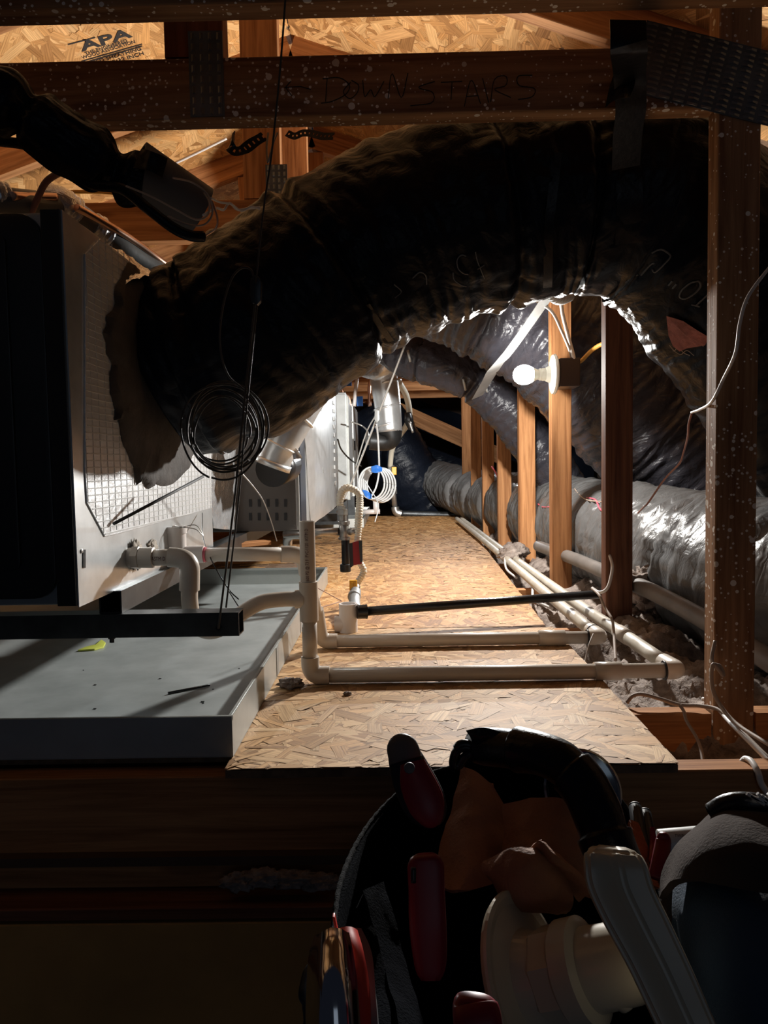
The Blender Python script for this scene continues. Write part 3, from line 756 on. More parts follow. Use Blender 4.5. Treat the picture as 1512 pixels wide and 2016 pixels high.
# ragged grey mastic around the duct collar
dc=Vector((XS+.0035,1.40,.575)); mpts=[]
for i in range(90):
    a=2*math.pi*i/90; ry=.262+.02*noise.noise(Vector((math.cos(a)*3,math.sin(a)*3,1)))+.012*random.uniform(-1,1)
    rz=.205
    y=dc.y+math.cos(a)*ry; z=dc.z+math.sin(a)*rz
    if math.cos(a)<-.25 and math.sin(a)<-.2: z-=.05*max(0,noise.noise(Vector((a*9,2,3)))+.35)
    if z>ZT-.003: z=ZT-.003
    mpts.append((dc.x,max(y,1.03),z))
# mastic spread as a lumpy sheet
rings=[1.0,.97,.9,.8,.7]; V=[];Fc=[]
for ri,r in enumerate(rings):
    for (x,y,z) in mpts:
        q=Vector((0,dc.y+(y-dc.y)*r,dc.z+(z-dc.z)*r)); h=.001 if ri==0 else .006+.010*abs(noise.noise(q*28))+.02*(1-r)
        V.append((dc.x-.001+h,q.y,q.z))
n=len(mpts)
for ri in range(len(rings)-1):
    for k in range(n): Fc.append((ri*n+k,ri*n+(k+1)%n,(ri+1)*n+(k+1)%n,(ri+1)*n+k))
Fc.append(tuple(range((len(rings)-1)*n,len(rings)*n))); Fc.append(tuple(range(n))[::-1])
shade(fixn(obj('duct_mastic',V,Fc,'mastic',ah)),60)
# torn foil at the top of the joint
patch('torn_foil',[[P(205,478,1.24),P(230,490,1.26),P(262,505,1.30)],[P(222,520,1.22),P(252,530,1.25),P(285,528,1.30)],[P(245,560,1.2),P(270,548,1.23),P(300,538,1.29)]],'foil',ah,14,14,.004,60,.001)
clump(PX(268,1093,XS+.004),(.006,.020,.022),None,m='putty',name='pipe_putty',cat=None,parent=ah)
clump(PX(300,1078,XS+.002),(.004,.022,.012),None,m='putty',name='pipe_putty',cat=None,parent=ah)
# rear transition wrapped in crumpled foil
rv=thing('foil_transition','crumpled foil-wrapped transition between air handler and furnace','duct',(-.45,1.95,.22))
patch('foil_wrap',[[PX(414,860,XS-.004),P(440,850,1.95),P(470,845,2.14)],[PX(414,930,XS-.004),P(440,935,1.92),P(468,935,2.14)],[PX(416,1000,XS-.004),P(440,1005,1.95),P(466,1015,2.14)],[PX(418,1040,XS-.004),P(440,1042,1.95),P(466,1043,2.14)]],'foil',rv,20,30,.008,26,.002)
box('duct_core',(-.95,1.775,.25),(-.46,2.145,.70),'galv_dull',rv)
# furnace behind
XF1=-.264
fu=thing('furnace','grey furnace cabinet behind the air handler with slotted front and bright side','furnace',(-.65,2.9,ZB))
box('cabinet_body',(-1.02,2.153,ZB),(XF1-.004,3.65,.74),'galv_dull',fu,bev=.004)
fa=(-1.02,2.148); 
box('front_panel',(-1.02,2.148,ZB),(-.276,2.155,.735),'paint_grey',fu,bev=.003)
for r,py in enumerate((990,1017)):
    for i in range(5):
        p=P(493+17.3*i,py,2.147); box('vent_slot',(p.x-.0042,2.1465,p.z-.011),(p.x+.0042,2.1482,p.z+.011),'iron',fu)
for px in (474,578):
    p=P(px,1036,2.147); lathe('panel_screw',(p.x,2.1482,p.z),(0,-1,0),[(0,.005),(.0025,.005),(.003,.001)],'paint_grey',fu,8)
# navy corner post and the bent bright metal side
box('corner_post',(-.276,2.16,ZB),(XF1-.0005,2.30,.735),'paint_navy',fu,bev=.006)
V=[];Fc=[]
rows=[]
for z,y0_ in ((ZB,2.44),(ZB+.10,2.40),(ZB+.22,2.36),(ZB+.30,2.30),(ZB+.34,2.28),(.60,2.30),(.738,2.30)):
    bulge=.010*math.sin((z-ZB)/.52*math.pi)
    rows.append([(XF1-.003,y0_-.02,z),(XF1+.006+bulge,y0_+.02,z),(XF1+.008+bulge,2.9,z),(XF1+.004,3.3,z),(XF1,3.65,z)])
patch('side_sheet',rows,'galv',fu,24,24,.003,7,.0016)
for i in range(15):  # pale tabs in two columns standing in for reflections on the side sheet
    z=ZB+.10+i*.036
    if z>.70: continue
    box('reflection_tab',(XF1+.006,3.36,z),(XF1+.0095,3.43,z+.017),'tube_white',fu)
for i in range(13):
    z=ZB+.16+i*.042
    if z>.70: continue
    box('reflection_tab',(XF1+.014,2.66,z),(XF1+.0185,2.70,z+.020),'galv_dull',fu)
# wooden block under it
wb=thing('wood_block','tan wooden block under the furnace front','board',(-.44,2.05,.185)); 
board('block',(-.56,1.95,.190),(-.36,2.12,.190),.05,.012,'lumber',wb,wdir=(1,-1,0))
# second unit far back
u2=thing('far_furnace','pale grey far furnace unit beyond the first one','furnace',(-.5,4.75,ZB))
box('cabinet_body',(-.92,4.08,ZB),(-.245,5.35,.80),'galv_dull',u2,bev=.004)
box('front_panel',(-.92,4.06,ZB+.005),(-.243,4.082,.79),'galv_dull',u2,bev=.003)
box('side_door',(-.245,4.16,ZB+.05),(-.237,4.60,.76),'galv',u2,bev=.003)
box('side_door',(-.245,4.62,ZB+.02),(-.235,5.30,.78),'galv',u2,bev=.003)
box('door_handle',(-.235,4.70,.5),(-.228,4.73,.56),'iron',u2,bev=.002)
for i in range(3): box('corner_trim',(-.245,4.10+.5*i,ZB),(-.232,4.13+.5*i,.78),'pan_wall',u2)
for yy in (4.3,5.1):
    box('foot_block',(-.80,yy,.069),(-.26,yy+.06,ZB),'steel_dark',u2)
# furnace vent elbow: bright galvanised pipe
vp=thing('vent_elbow','shiny galvanized vent pipe elbow dropping onto the furnace front','pipe',P(530,915,2.0))
c=[P(650,735,1.98),P(612,780,1.97),P(585,822,1.96),P(560,862,1.95),P(545,892,1.95),P(536,916,1.95)]
tube('pipe',c,[.040,.042,.044,.045,.045,.045],'galv',vp,28,60)
for f in (.40,.70):
    i=int(f*5); a=Vector(c[i]); b=Vector(c[i+1]); p=a.lerp(b,f*5-i); d=(b-a).normalized()
    tube('bead',[p-d*.004,p,p+d*.004],[.044,.0485,.044],'galv',vp,28,8)
a=Vector(c[-1]); d=(Vector(c[-1])-Vector(c[-2])).normalized()
tube('collar',[a-d*.012,a+d*.004],[.049,.049],'galv',vp,28,2)
tube('gasket',[P(536,925,2.00),P(560,915,2.10)],[.047,.05],'iron',vp,24,2)
patch('foil_scrap',[[P(572,876,1.93),P(585,884,1.93)],[P(578,905,1.93),P(596,902,1.94)]],'foil',vp,8,8,.003,80,.001)
# ---------------------------------------------------------------- condensate pipes
R=.0134
zf=.0125+R*1.2+.0004
fd=thing('condensate_pipe','front cream plastic drain line: trap, open standpipe and the nearest floor run','pipe',W(609,1.32,.0125),'condensate drain lines')
Xr=W(608,1.32,zf).x; Y1=1.32
def zat(py,Y,px=608): return P(px,py,Y).z
xt=P(607,1145,Y1).x; 
pT=Vector((xt,Y1,zat(1026,Y1)))
sp=pipe('standpipe',(xt,Y1,zat(1150,Y1)),(xt,Y1,zat(1026,Y1)),R*1.02,'pvc',fd,28,True)
lathe('tee',(xt,Y1,zat(1222,Y1)),(0,0,1),[(0,R*1.05),(0,R*1.24),(zat(1145,Y1)-zat(1222,Y1),R*1.24),(zat(1145,Y1)-zat(1222,Y1),R*1.05)],'pvc',fd)
lathe('tee_branch',(xt,Y1,zat(1179,Y1)),(-1,-.02,0),[(.008,R*1.22),(.024,R*1.22),(.024,R*1.02)],'pvc',fd)
pipe('pipe',(xt,Y1,zat(1297,Y1)),(xt,Y1,zat(1220,Y1)),R,'pvc',fd)
elbow('elbow',(xt,Y1,zat(1293,Y1)),(xt,Y1,zf),W(649,Y1,zf),R,'pvc',fd)
Xe=W(1335,Y1,zf).x
pipe('pipe',W(646,Y1,zf),W(1316,Y1,zf),R,'pvc',fd)
pipe('coupling',W(1170,Y1,zf),W(1222,Y1,zf),R*1.22,'pvc',fd)
e2=Vector((Xe,Y1,zf)); e3=Vector((Xe-.006,Y1+.055,zf))
elbow('elbow',W(1308,Y1,zf),e2,e3,R,'pvc',fd)
tube('zip_tie',[W(1306,Y1,zf),W(1309,Y1,zf)],R*1.28,'iron',fd,20,2)
Lf=[e3-Vector((0,.01,0)),Vector((.487,1.62,zf+.002)),Vector((.474,2.0,zf+.004)),Vector((.462,3.2,zf+.006)),Vector((.455,5.0,zf+.010))]
tube('long_pipe',Lf,R*1.05,'pvc_dirty',fd,20,50)
pipe('coupling',Vector((.4895,1.56,zf+.002)),Vector((.4865,1.62,zf+.002)),R*1.22,'pvc',fd)
# trap from the cabinet
tr=[Vector((xt-.02,Y1,zat(1179,Y1))),P(555,1180,1.315),P(515,1186,1.30),P(478,1206,1.28),P(445,1232,1.255),P(412,1243,1.235),P(384,1228,1.215),P(374,1190,1.20),P(373,1150,1.20)]
tube('p_trap',tr,R*1.0,'pvc',fd,24,70)
a=P(373,1162,1.2)
elbow('elbow',a,P(374,1100,1.2),P(333,1097,1.2),R,'pvc',fd,hub=1.2)
pipe('pipe',P(338,1097,1.2),P(300,1098,1.2),R,'pvc',fd)
for nm,x0_,x1_,r in (('adapter',304,276,R*1.25),('hex_nut',276,262,R*1.45),('adapter',263,250,R*1.2)):
    lathe(nm,P(x0_,1098,1.2),P(x1_,1098,1.2)-P(x0_,1098,1.2),[(0,r*.9),(0.001,r),((P(x1_,1098,1.2)-P(x0_,1098,1.2)).length,r)],'pvc',fd,6 if nm=='hex_nut' else 24)
bvp=bvh_of([sp])
# printing up the standpipe
V_,F_=textmesh('600 PSI @ 73 F  PVC-1120  ASTM D',1.0)
wt=max(v.x for v in V_); z0=zat(1142,Y1); z1=zat(1040,Y1); out=[]
for v in V_:
    h=(v.y-.35)*.0085; zz=z0+(z1-z0)*v.x/wt; aa=h/(R*1.02); rr=R*1.02+.0003
    out.append((xt-math.sin(aa)*rr*1.0,Y1-math.cos(aa)*rr,zz))
obj('printing',out,F_,'print_red',fd)
V_,F_=textmesh('ASTM D',1.0); wt=max(v.x for v in V_); a=P(303,1098,1.2); b=P(330,1098,1.2); out=[]
for v in V_:
    h=(v.y-.35)*.009; q=a.lerp(b,v.x/wt); aa=h/R
    out.append((q.x,q.y-math.cos(aa)*(R+.0004),q.z+math.sin(aa)*R))
obj('printing',out,F_,'print_red',fd)

rd=thing('condensate_pipe','rear cream drain line with white cleanout tee on the cabinet side','pipe',W(640,1.58,.0125),'condensate drain lines')
Y2=1.43; zc=P(365,1092,Y2).z
lathe('tee',(P(346,1092,Y2).x,Y2,zc-.016),(0,0,1),[(0,.015),(0,.0205),(zat(1050,Y2,346)-zc+.016,.0205),(zat(1050,Y2,346)-zc+.016,.0225),(zat(1036,Y2,346)-zc+.016,.0225),(zat(1036,Y2,346)-zc+.016,.018),(zat(1050,Y2,346)-zc,.018)],'pvc_white',rd)
lathe('tee_branch',P(350,1092,Y2),(1,0,0),[(0,.0165),((P(402,1092,Y2)-P(350,1092,Y2)).length,.0165)],'pvc_white',rd)
lathe('tee_branch',P(345,1092,Y2),(-1,0,0),[(0,.0165),((P(345,1092,Y2)-P(318,1092,Y2)).length,.0165)],'pvc_white',rd)
lathe('primer_ring',P(402,1092,Y2),(1,0,0),[(0,R),(0,R*1.08),(.004,R*1.08),(.004,R)],'pink_wire',rd)
pipe('pipe',P(398,1092,Y2),P(562,1091,Y2+.02),R,'pvc',rd)
elbow('elbow',P(553,1091,Y2+.02),P(598,1091,Y2+.03),P(604,1128,Y2+.05),R,'pvc',rd)
zr=.0125+R*1.22+.0004; Y3=1.58
pipe('pipe',P(603,1120,Y2+.05),P(624,1215,1.565),R,'pvc',rd)
elbow('elbow',P(622,1200,1.56),W(632,Y3,zr),W(664,Y3,zr),R,'pvc',rd)
pipe('pipe',W(660,Y3,zr),W(1180,Y3,zr),R,'pvc',rd)
pipe('coupling',W(1060,Y3,zr),W(1112,Y3,zr),R*1.22,'pvc',rd)
Xr2=W(1184,Y3,zr).x
elbow('elbow',W(1157,Y3,zr),(Xr2,Y3,zr),(Xr2-.004,Y3+.07,zr),R,'pvc',rd)
tube('zip_tie',[W(1155,Y3,zr),W(1158,Y3,zr)],R*1.28,'iron',rd,20,2)
tube('zip_tie',[Vector((Xr2-.003,Y3+.045,zr)),Vector((Xr2-.003,Y3+.05,zr))],R*1.28,'iron',rd,20,2)
tube('long_pipe',[(Xr2-.004,Y3+.06,zr),(Xr2-.008,2.0,zr+.003),(.432,3.2,zr+.006),(.425,5.0,zr+.010)],R*1.05,'pvc_dirty',rd,20,40)
tube('wire_scrap',[P(345,1035,Y2),P(360,1038,Y2-.02),P(385,1042,Y2-.01),P(400,1055,Y2),P(385,1034,Y2),P(352,1040,Y2-.02)],.0009,'steel_pipe',rd,6,40)

# ---------------------------------------------------------------- gas fittings in the middle
gs=thing('gas_connector','steel gas tee with drip leg and looped cream flexible connector','gas line',W(690,2.02,.0125))
Yg=2.05; G_=lambda x,y,Y=Yg: P(x,y,Y)
pipe('pipe',G_(560,1052,2.12),G_(668,1046),.0105,'steel_pipe',gs,16)
elbow('elbow',G_(592,1052,2.11),G_(566,1052,2.13),G_(566,1070,2.16),.0125,'steel_pipe',gs,hub=1.1)
pipe('pipe',G_(684,1046),G_(708,1046),.0105,'steel_pipe',gs,16)
def fitting(name,x,y0_,y1_,r,m='steel_pipe',Y=Yg,seg=20,parent=None):
    a=P(x,y0_,Y); b=P(x,y1_,Y); b.x=a.x; L=(a-b).length
    return lathe(name,(a.x,Y,b.z),(0,0,1),[(0,r*.85),(L*.08,r),(L*.92,r),(L,r*.85)],m,parent or gs,seg)
fitting('tee',677,1030,1060,.0135); fitting('tee_band',677,1026,1033,.0165); fitting('tee_band',678,1057,1063,.0165)
fitting('drip_leg',680,1060,1114,.0115,'iron'); fitting('drip_cap',680,1110,1126,.0150,'steel_dark')
fitting('hex_nut',674,1002,1014,.0150,seg=6); fitting('nipple',675,1012,1028,.011); fitting('hex_nut',672,996,1004,.0125,seg=6)
fl=[(671,998),(670,985),(674,968),(684,961),(696,964),(706,972),(709,985),(708,1010),(706,1040),(704,1066),(706,1092),(709,1108),(716,1122),(713,1133),(706,1144),(703,1152)]
V,Fc,Gx=sweepdata([G_(x,y,Yg-.02*(i>6)) for i,(x,y) in enumerate(fl)],.0088,16,n=190,disp=lambda s,a,p:.0012*math.sin(s*900))
obj('flex_hose',V,Fc,'flex_white',gs,True)
fl2=[(668,1000),(667,980),(672,965),(682,958),(694,960),(704,968),(706,985),(704,1015),(702,1050)]
V,Fc,Gx=sweepdata([G_(x,y,Yg+.02) for x,y in fl2],.0068,14,n=120,disp=lambda s,a,p:.001*math.sin(s*900))
obj('flex_hose',V,Fc,'flex_white',gs,True)
prism('warning_tag',[G_(694,1068,2.0),G_(708,1064,2.0),G_(713,1110,2.0),G_(696,1113,2.0)],(0,.002,0),'tag_red',gs)
prism('warning_tag',[G_(687,1070,2.01),G_(695,1068,2.01),G_(696,1114,2.01),G_(689,1118,2.01)],(0,.002,0),'iron',gs)
prism('tag_sleeve',[G_(706,1064,1.995),G_(713,1064,1.995),G_(714,1106,1.995),G_(709,1108,1.995)],(0,.004,0),'steel_dark',gs)
pv=G_(700,1150,1.98)
lathe('valve_body',G_(703,1152,1.98),G_(699,1172,1.96)-G_(703,1152,1.98),[(0,.007),(.006,.010),(.018,.010),(.026,.008)],'steel_pipe',gs,12)
box('valve_handle',(pv.x-.015,1.953,pv.z-.014),(pv.x+.005,1.966,pv.z+.014),'yellow',gs,bev=.002)
box('valve_handle_grip',(pv.x-.011,1.949,pv.z-.009),(pv.x-.004,1.955,pv.z+.009),'yellow',gs,bev=.001)
elbow('elbow',G_(700,1165,1.95),G_(697,1185,1.88),G_(700,1200,1.80),.0125,'galv_dull',gs,hub=1.15)
tube('elbow_band',[G_(698,1172,1.92),G_(697,1176,1.91)],.0168,'galv_dull',gs,18,2)
ct=thing('plastic_tee','short white open-topped plastic tee standing on the walkway','pipe fitting',W(685,1.74,.0125))
xx=W(686,1.74,.03).x
lathe('tee_body',(xx,1.74,.0128),(0,0,1),[(0,.020),(.0,.0215),(P(686,1188,1.74).z-.0128,.0215),(P(686,1188,1.74).z-.0128,.0175),(.02,.0175)],'pvc_white',ct)
lathe('tee_branch',(xx-.012,1.74,.0325),(-1,0,0),[(0,.0185),(.02,.0185),(.02,.015)],'pvc_white',ct)
bp_=thing('black_pipe','long black iron pipe slanting across the walkway to the shadowed post','pipe',P(720,1205,1.72))
pipe('pipe',P(716,1204,1.73),P(1232,1166,1.86),.0107,'iron',bp_,20)
a=P(703,1205,1.727); b=P(722,1204,1.732)
lathe('coupling',a,b-a,[(0,.016),((b-a).length*.8,.0165),((b-a).length,.0175),((b-a).length*1.0+.001,.013)],'iron',bp_,20)
for i,(p0,p1) in enumerate((((607,1148),(672,1183)),((612,1202),(672,1184)))):
    w=tube('thermostat_wire',[P(p0[0],p0[1],1.56),P((p0[0]+p1[0])/2,(p0[1]+p1[1])/2,1.64),P(p1[0],p1[1],1.715)],.0009,'brown_wire',None,6)
    tag(w,'thin brown wire running from the riser pipes to the white tee, '+('upper one' if i==0 else 'lower one'),'wire')
# grey conduit along the joists right of the posts
gp=tube('grey_conduit',[P(1560,1330,1.22),P(1480,1278,1.33),P(1408,1232,1.45),P(1290,1168,1.70),P(1200,1130,2.0),P(1130,1100,2.3),P(1060,1075,2.7)],.0195,'grey_pipe',None,20,50)
tag(gp,'dusty grey conduit running along the joists right of the posts','pipe')

# ================================================================== DUCTS
def duct(name,label,ctrl,m,n,seg,wr=.010,ties=(),seed=0,spiral=.0012,cat='duct',group=None,press=None,caps=False,parent=None):
    """insulated flexible duct: film wrinkled round the wire helix, pinched at the ties"""
    def disp(s,a,p):
        ca,sa=math.cos(a),math.sin(a)
        w=noise.noise(Vector((s*16+seed,ca*1.3,sa*1.3)))*.55
        w+=(abs(noise.noise(Vector((s*34+seed,ca*2.4+s*3,sa*2.4))))-.25)*.6
        w+=(abs(noise.noise(Vector((s*9,ca*5,sa*5+seed))))-.25)*.5
        d=wr*w*1.8+spiral*math.sin(s*150+ca)
        for t in ties: 
            g=math.exp(-((s-t)/.012)**2); f=math.exp(-((s-t)/.06)**2)
            d+=-.016*g+.012*f*abs(noise.noise(Vector((s*8,a*5,seed))))
        return d
    V,Fc,G=sweepdata([c[:3] for c in ctrl],[c[3] for c in ctrl],seg,n,disp,True)
    if press: V=[press(v) for v in V]
    o=obj(name,V,Fc,m,parent,True,{'grain':('FLOAT_VECTOR',G)})
    if label: tag(o,label,cat,group)
    return o
def D(px,py,Y,r): p=P(px,py,Y); return (p.x,p.y,p.z,r)
md=thing('flexible_duct','huge black insulated flexible duct arching from the air handler across the picture','duct',P(800,600,1.46))
ctrl=[(XS+.012,1.40,.575,.165),D(380,715,1.40,.175),D(450,690,1.40,.180),D(560,612,1.42,.182),D(700,515,1.44,.177),D(850,447,1.45,.180),D(1000,412,1.46,.180),D(1110,392,1.465,.176),D(1190,395,1.465,.170),D(1290,420,1.47,.182),D(1390,505,1.475,.186),D(1480,620,1.48,.186),D(1570,750,1.48,.186),D(1650,880,1.48,.180)]
db=duct('outer_film',None,ctrl,'film',420,128,.0075,(.10,.36,.70,.86),3,.0004,parent=md)
# stray torn patch, straps, lettering
BV=bvh_of([db])
def onto(pts,lift=.002): return [on_surface(BV,x,y,lift) for x,y in pts]
mb_=onto([(1312,622),(1345,632),(1372,650),(1396,664),(1388,680),(1352,686),(1338,692),(1325,682),(1316,660)],.009)
c=on_surface(BV,1350,660,.010)
V=[c]+mb_; o=obj('torn_patch',V,[(0,i+1,(i+1)%len(mb_)+1) for i in range(len(mb_))],'pink_insul',md); 
strokes('torn_threads',[[(1318,680),(1328,690),(1335,682),(1345,694),(1358,700)],[(1325,690),(1340,698),(1352,690),(1366,700)],[(1330,640),(1360,660),(1396,664)],[(1340,655),(1370,670),(1385,682)]],BV,'dusty_wire',md,.0006,.004)
strokes('lettering',[
 [(1316,562),(1324,553)],[(1324,568),(1332,559)],                                     # the two strokes of the inch mark
 [(1374,553),(1358,558),(1342,572),(1338,584),(1348,588),(1364,580),(1378,566),(1378,556),(1374,553)],
 [(1398,576),(1370,602)],[(1362,600),(1378,604)]],BV,'print',md,.0018,.001)
strokes('lettering',[[(1283,498),(1300,491),(1312,496),(1320,505),(1306,522),(1290,536),(1284,530)],[(1262,542),(1280,522),(1288,518)],[(1232,556),(1256,540)]],BV,'print',md,.0016,.001)
strokes('lettering',[[(918,504),(908,502),(900,512),(902,528),(912,538),(922,540)],[(936,496),(940,514),(948,534),(954,548)],[(940,530),(953,522)],
 [(812,548),(826,536),(838,542),(840,560)],[(778,586),(790,574),(776,560)],[(892,536),(894,550),(906,560),(918,564)]],BV,'print',md,.0012,.001)
# black tie straps that pinch the film and the hanging strap over the crossbeam
def band_at(pxs,name='tie_strap',w=.022,m='tape_black'):
    pts=[on_surface(BV,x,y,.003) for x,y in pxs]
    return ribbon(name,pts,w,m,md,side=(1,0,0),thick=.001,n=40)
band_at([(1228,262),(1236,320),(1240,400),(1236,480)],'hanging_strap',.044)
band_at([(1098,300),(1088,380),(1080,460),(1079,540),(1078,566)],'tie_strap',.016)
band_at([(722,600),(748,640),(770,672)],'tie_strap',.012)
hs=ribbon('hanging_strap',[P(1236,40,.963),P(1238,100,.963),(P(1240,150,1.10)),P(1242,215,1.155),P(1236,262,1.20),P(1232,330,1.27)],.044,'tape_black',None,side=(1,0,0),thick=.0012,n=40)
tag(hs,'black tape strap hanging from the crossbeams down over the big duct','strap')
patch('strap_flap',[[P(1222,108,1.14),P(1240,110,1.13),P(1256,112,1.12)],[P(1203,160,1.13),P(1225,165,1.12),P(1250,165,1.11)],[P(1192,212,1.15),P(1212,196,1.13),P(1238,190,1.11)]],'tape_black',hs,12,12,.003,40,.001)

# other ducts
d3=thing('flexible_duct','wrinkled black duct behind the lit bulb, crossed by a galvanized strap','duct',P(1070,640,2.66))
D3=duct('outer_film',None,[D(760,500,2.70,.17),D(850,545,2.68,.20),D(945,575,2.66,.218),D(1060,635,2.66,.225),D(1150,705,2.66,.235),D(1285,840,2.66,.245),D(1400,960,2.62,.235),D(1520,1080,2.6,.21)],'film_mid',260,110,.012,(.42,),11,parent=d3)
nd_=duct('flexible_duct','narrower black duct with taped bands sloping behind the posts',[D(740,655,3.3,.09),D(800,697,3.25,.098),D(865,716,3.2,.100),D(930,742,3.2,.100),D(985,790,3.2,.100),D(1035,850,3.2,.100),D(1085,925,3.2,.10),D(1130,990,3.25,.09)],'film_mid',200,64,.006,(.25,.5),23,.0015)
B3=bvh_of([D3,nd_])
for x0_,y0_,x1_,y1_ in ((803,690,808,712),(912,745,917,768),(952,752,960,772)):
    pts=[on_surface(B3,x,y,.004) for x,y in ((x0_,y0_),((x0_+x1_)/2,(y0_+y1_)/2),(x1_,y1_))]
    q=tube('tape_scrap',pts,.006,'galv_dull',nd_,6,4)
db7=duct('flexible_duct','dark duct behind the shadowed posts at the right',[D(1090,640,3.2,.2),D(1200,690,3.2,.26),D(1350,760,3.2,.28),D(1500,850,3.2,.28),D(1640,960,3.2,.26)],'film',110,64,.010,(),31)
def press(v):                                            # the soft duct is squeezed against the posts
    v=Vector(v)
    for Y in TK[:8]:
        dy=abs(v.y-(Y+.019))
        if dy<.10 and v.x<.575:
            k=1.0 if dy<.035 else (.10-dy)/.065
            v.x=v.x+(.575-v.x)*k
    return v
sd_=duct('flexible_duct','long grey-black duct lying on the insulation right of the posts',[(1.10,1.12,.10,.17),(.90,1.38,.115,.185),(.80,1.75,.13,.185),(.755,2.2,.145,.182),(.735,2.7,.155,.178),(.715,3.3,.165,.178),(.68,4.0,.17,.178),(.63,4.8,.17,.178),(.56,5.5,.19,.178),(.42,6.1,.24,.178),(.28,6.5,.28,.178),(.1,6.7,.34,.178)],'film_grey',420,84,.0095,(.42,.80,1.25,1.9),41,.003,press=press)
BS=bvh_of([sd_])
duct('flexible_duct','fat black duct slanting down at the far end of the walkway',[D(730,800,6.3,.20),D(765,860,6.3,.24),D(800,930,6.3,.26),D(850,1000,6.4,.26),D(880,1060,6.5,.2)],'film',110,64,.012,(),51)
duct('flexible_duct','black duct running behind the far ducts to the right',[D(800,880,7.2,.2),D(870,920,7.1,.26),D(960,950,7.0,.28),D(1060,960,6.9,.28)],'film',80,56,.010,(),61)
pl=patch('plastic_sheet',[[P(770,770,8.2),P(860,800,8.2),P(1000,850,8.2),P(1170,870,8.2)],[P(770,860,8.3),P(860,880,8.4),P(1000,900,8.3),P(1170,930,8.3)],[P(760,1000,8.2),P(860,1000,8.3),P(1000,1000,8.2),P(1170,1000,8.2)]],'film',None,40,30,.08,3,.002)
tag(pl,'dark plastic sheeting hanging at the far back of the attic','sheeting')
for i,(a,b,lab,w) in enumerate(((P(700,770,6.4),P(1000,905,6.4),'orange sloping rafter at the far end left of the posts',.13),(P(800,893,7.9),P(1000,965,7.9),'lower dim sloping rafter behind the far ducts',.15))):
    t=thing('rafter',lab,'rafter',(a+b)/2); board('rafter_board',a,b,w,.04,'lumber',t)

# galvanised strap in front of the wrinkled duct
st_=ribbon('duct_strap',[P(1095,560,2.0),P(1080,582,2.12),P(1040,640,2.27),P(1000,695,2.36),P(976,722,2.42),P(962,745,2.75),P(940,782,3.02)],.050,'galv_dull',None,side=(1,.5,.35),thick=.001,n=50)
tag(st_,'wide galvanized hanger strap slanting across the duct left of the bulb','strap')
tube('strap_end',[P(1078,574,2.02),P(1100,584,2.05),P(1122,582,2.1)],[.012,.020,.014],'galv_dull',st_,12,60,disp=lambda s,a,p:.0025*math.sin(s*700))
# second far flue
ff=thing('flue_pipe','round galvanized flue pipe hanging at the far end with foil cone on top','pipe',P(765,800,4.2))
tube('pipe',[P(755,742,4.2),P(762,790,4.2),P(768,850,4.2)],[.078,.074,.068],'galv',ff,24,24)
for f,r in ((752,.081),(800,.077),(834,.072)): tube('bead',[P(762,f,4.2),P(763,f+4,4.2)],r,'galv',ff,24,3)
tube('bend',[P(768,848,4.2),P(768,862,4.2),P(758,870,4.2),P(728,868,4.2)],[.068,.06,.05,.05],'steel_dark',ff,20,24)
pipe('side_pipe',P(762,868,4.21),P(722,864,4.24),.033,'steel_pipe',ff,18)
patch('foil_cone',[[P(752,686,3.9),P(770,684,3.9),P(792,688,3.95)],[P(722,705,3.95),P(758,708,3.85),P(788,712,3.9)],[P(708,738,4.0),P(745,744,3.9),P(786,728,3.9)],[P(715,740,4.1),P(745,748,4.1),P(785,738,4.1)]],'foil',ff,18,18,.006,12,.002)
# far gas drop with yellow valve
fg=thing('gas_connector','far flexible gas connector with yellow valve over the floor pipe','gas line',P(790,900,5.6))
tube('flex_hose',[P(785,752,4.6),P(800,780,4.8),P(806,815,5.0),P(800,838,5.2),P(785,860,5.4),P(772,885,5.55),P(768,918,5.7)],.020,'flex_white',fg,12,60)
tube('cord_plug',[P(803,812,4.9),P(805,828,4.9),P(808,846,4.9)],[.022,.03,.012],'iron',fg,10,12)
tube('cord_plug',[P(806,830,4.88),P(813,852,4.88)],[.012,.008],'steel_pipe',fg,8,6)
pipe('pipe',P(771,935,5.7),P(778,1004,5.7),.020,'steel_pipe',fg,14)
lathe('hex_nut',P(769,916,5.7),P(771,932,5.7)-P(769,916,5.7),[(0,.028),(.07,.028)],'steel_pipe',fg,6)
lathe('hex_nut',P(773,962,5.7),P(774,972,5.7)-P(773,962,5.7),[(0,.032),(.04,.032)],'steel_pipe',fg,6)
p=P(776,927,5.66); box('valve_handle',(p.x-.018,p.y-.02,p.z-.03),(p.x+.018,p.y,p.z+.03),'yellow',fg,bev=.004)
elbow('elbow',P(778,998,5.7),P(779,1009,5.7),P(790,1012,5.7),.024,'steel_pipe',fg)
fp_=tube('floor_gas_pipe',[P(786,1011,5.72),P(850,1013,5.72),P(905,1014,5.72),P(960,1018,5.6)],.024,'steel_dark',None,14,20)
tag(fp_,'dark gas pipe lying across the far end of the walkway','pipe')
wt_=thing('plastic_tee','white plastic drain tee at the far pan','pipe fitting',P(735,1010,5.0))
pipe('pipe',P(715,1008,4.9),P(748,1007,4.9),.016,'pvc_white',wt_); pipe('riser',P(741,1010,4.9),P(740,985,4.9),.02,'pvc_white',wt_)
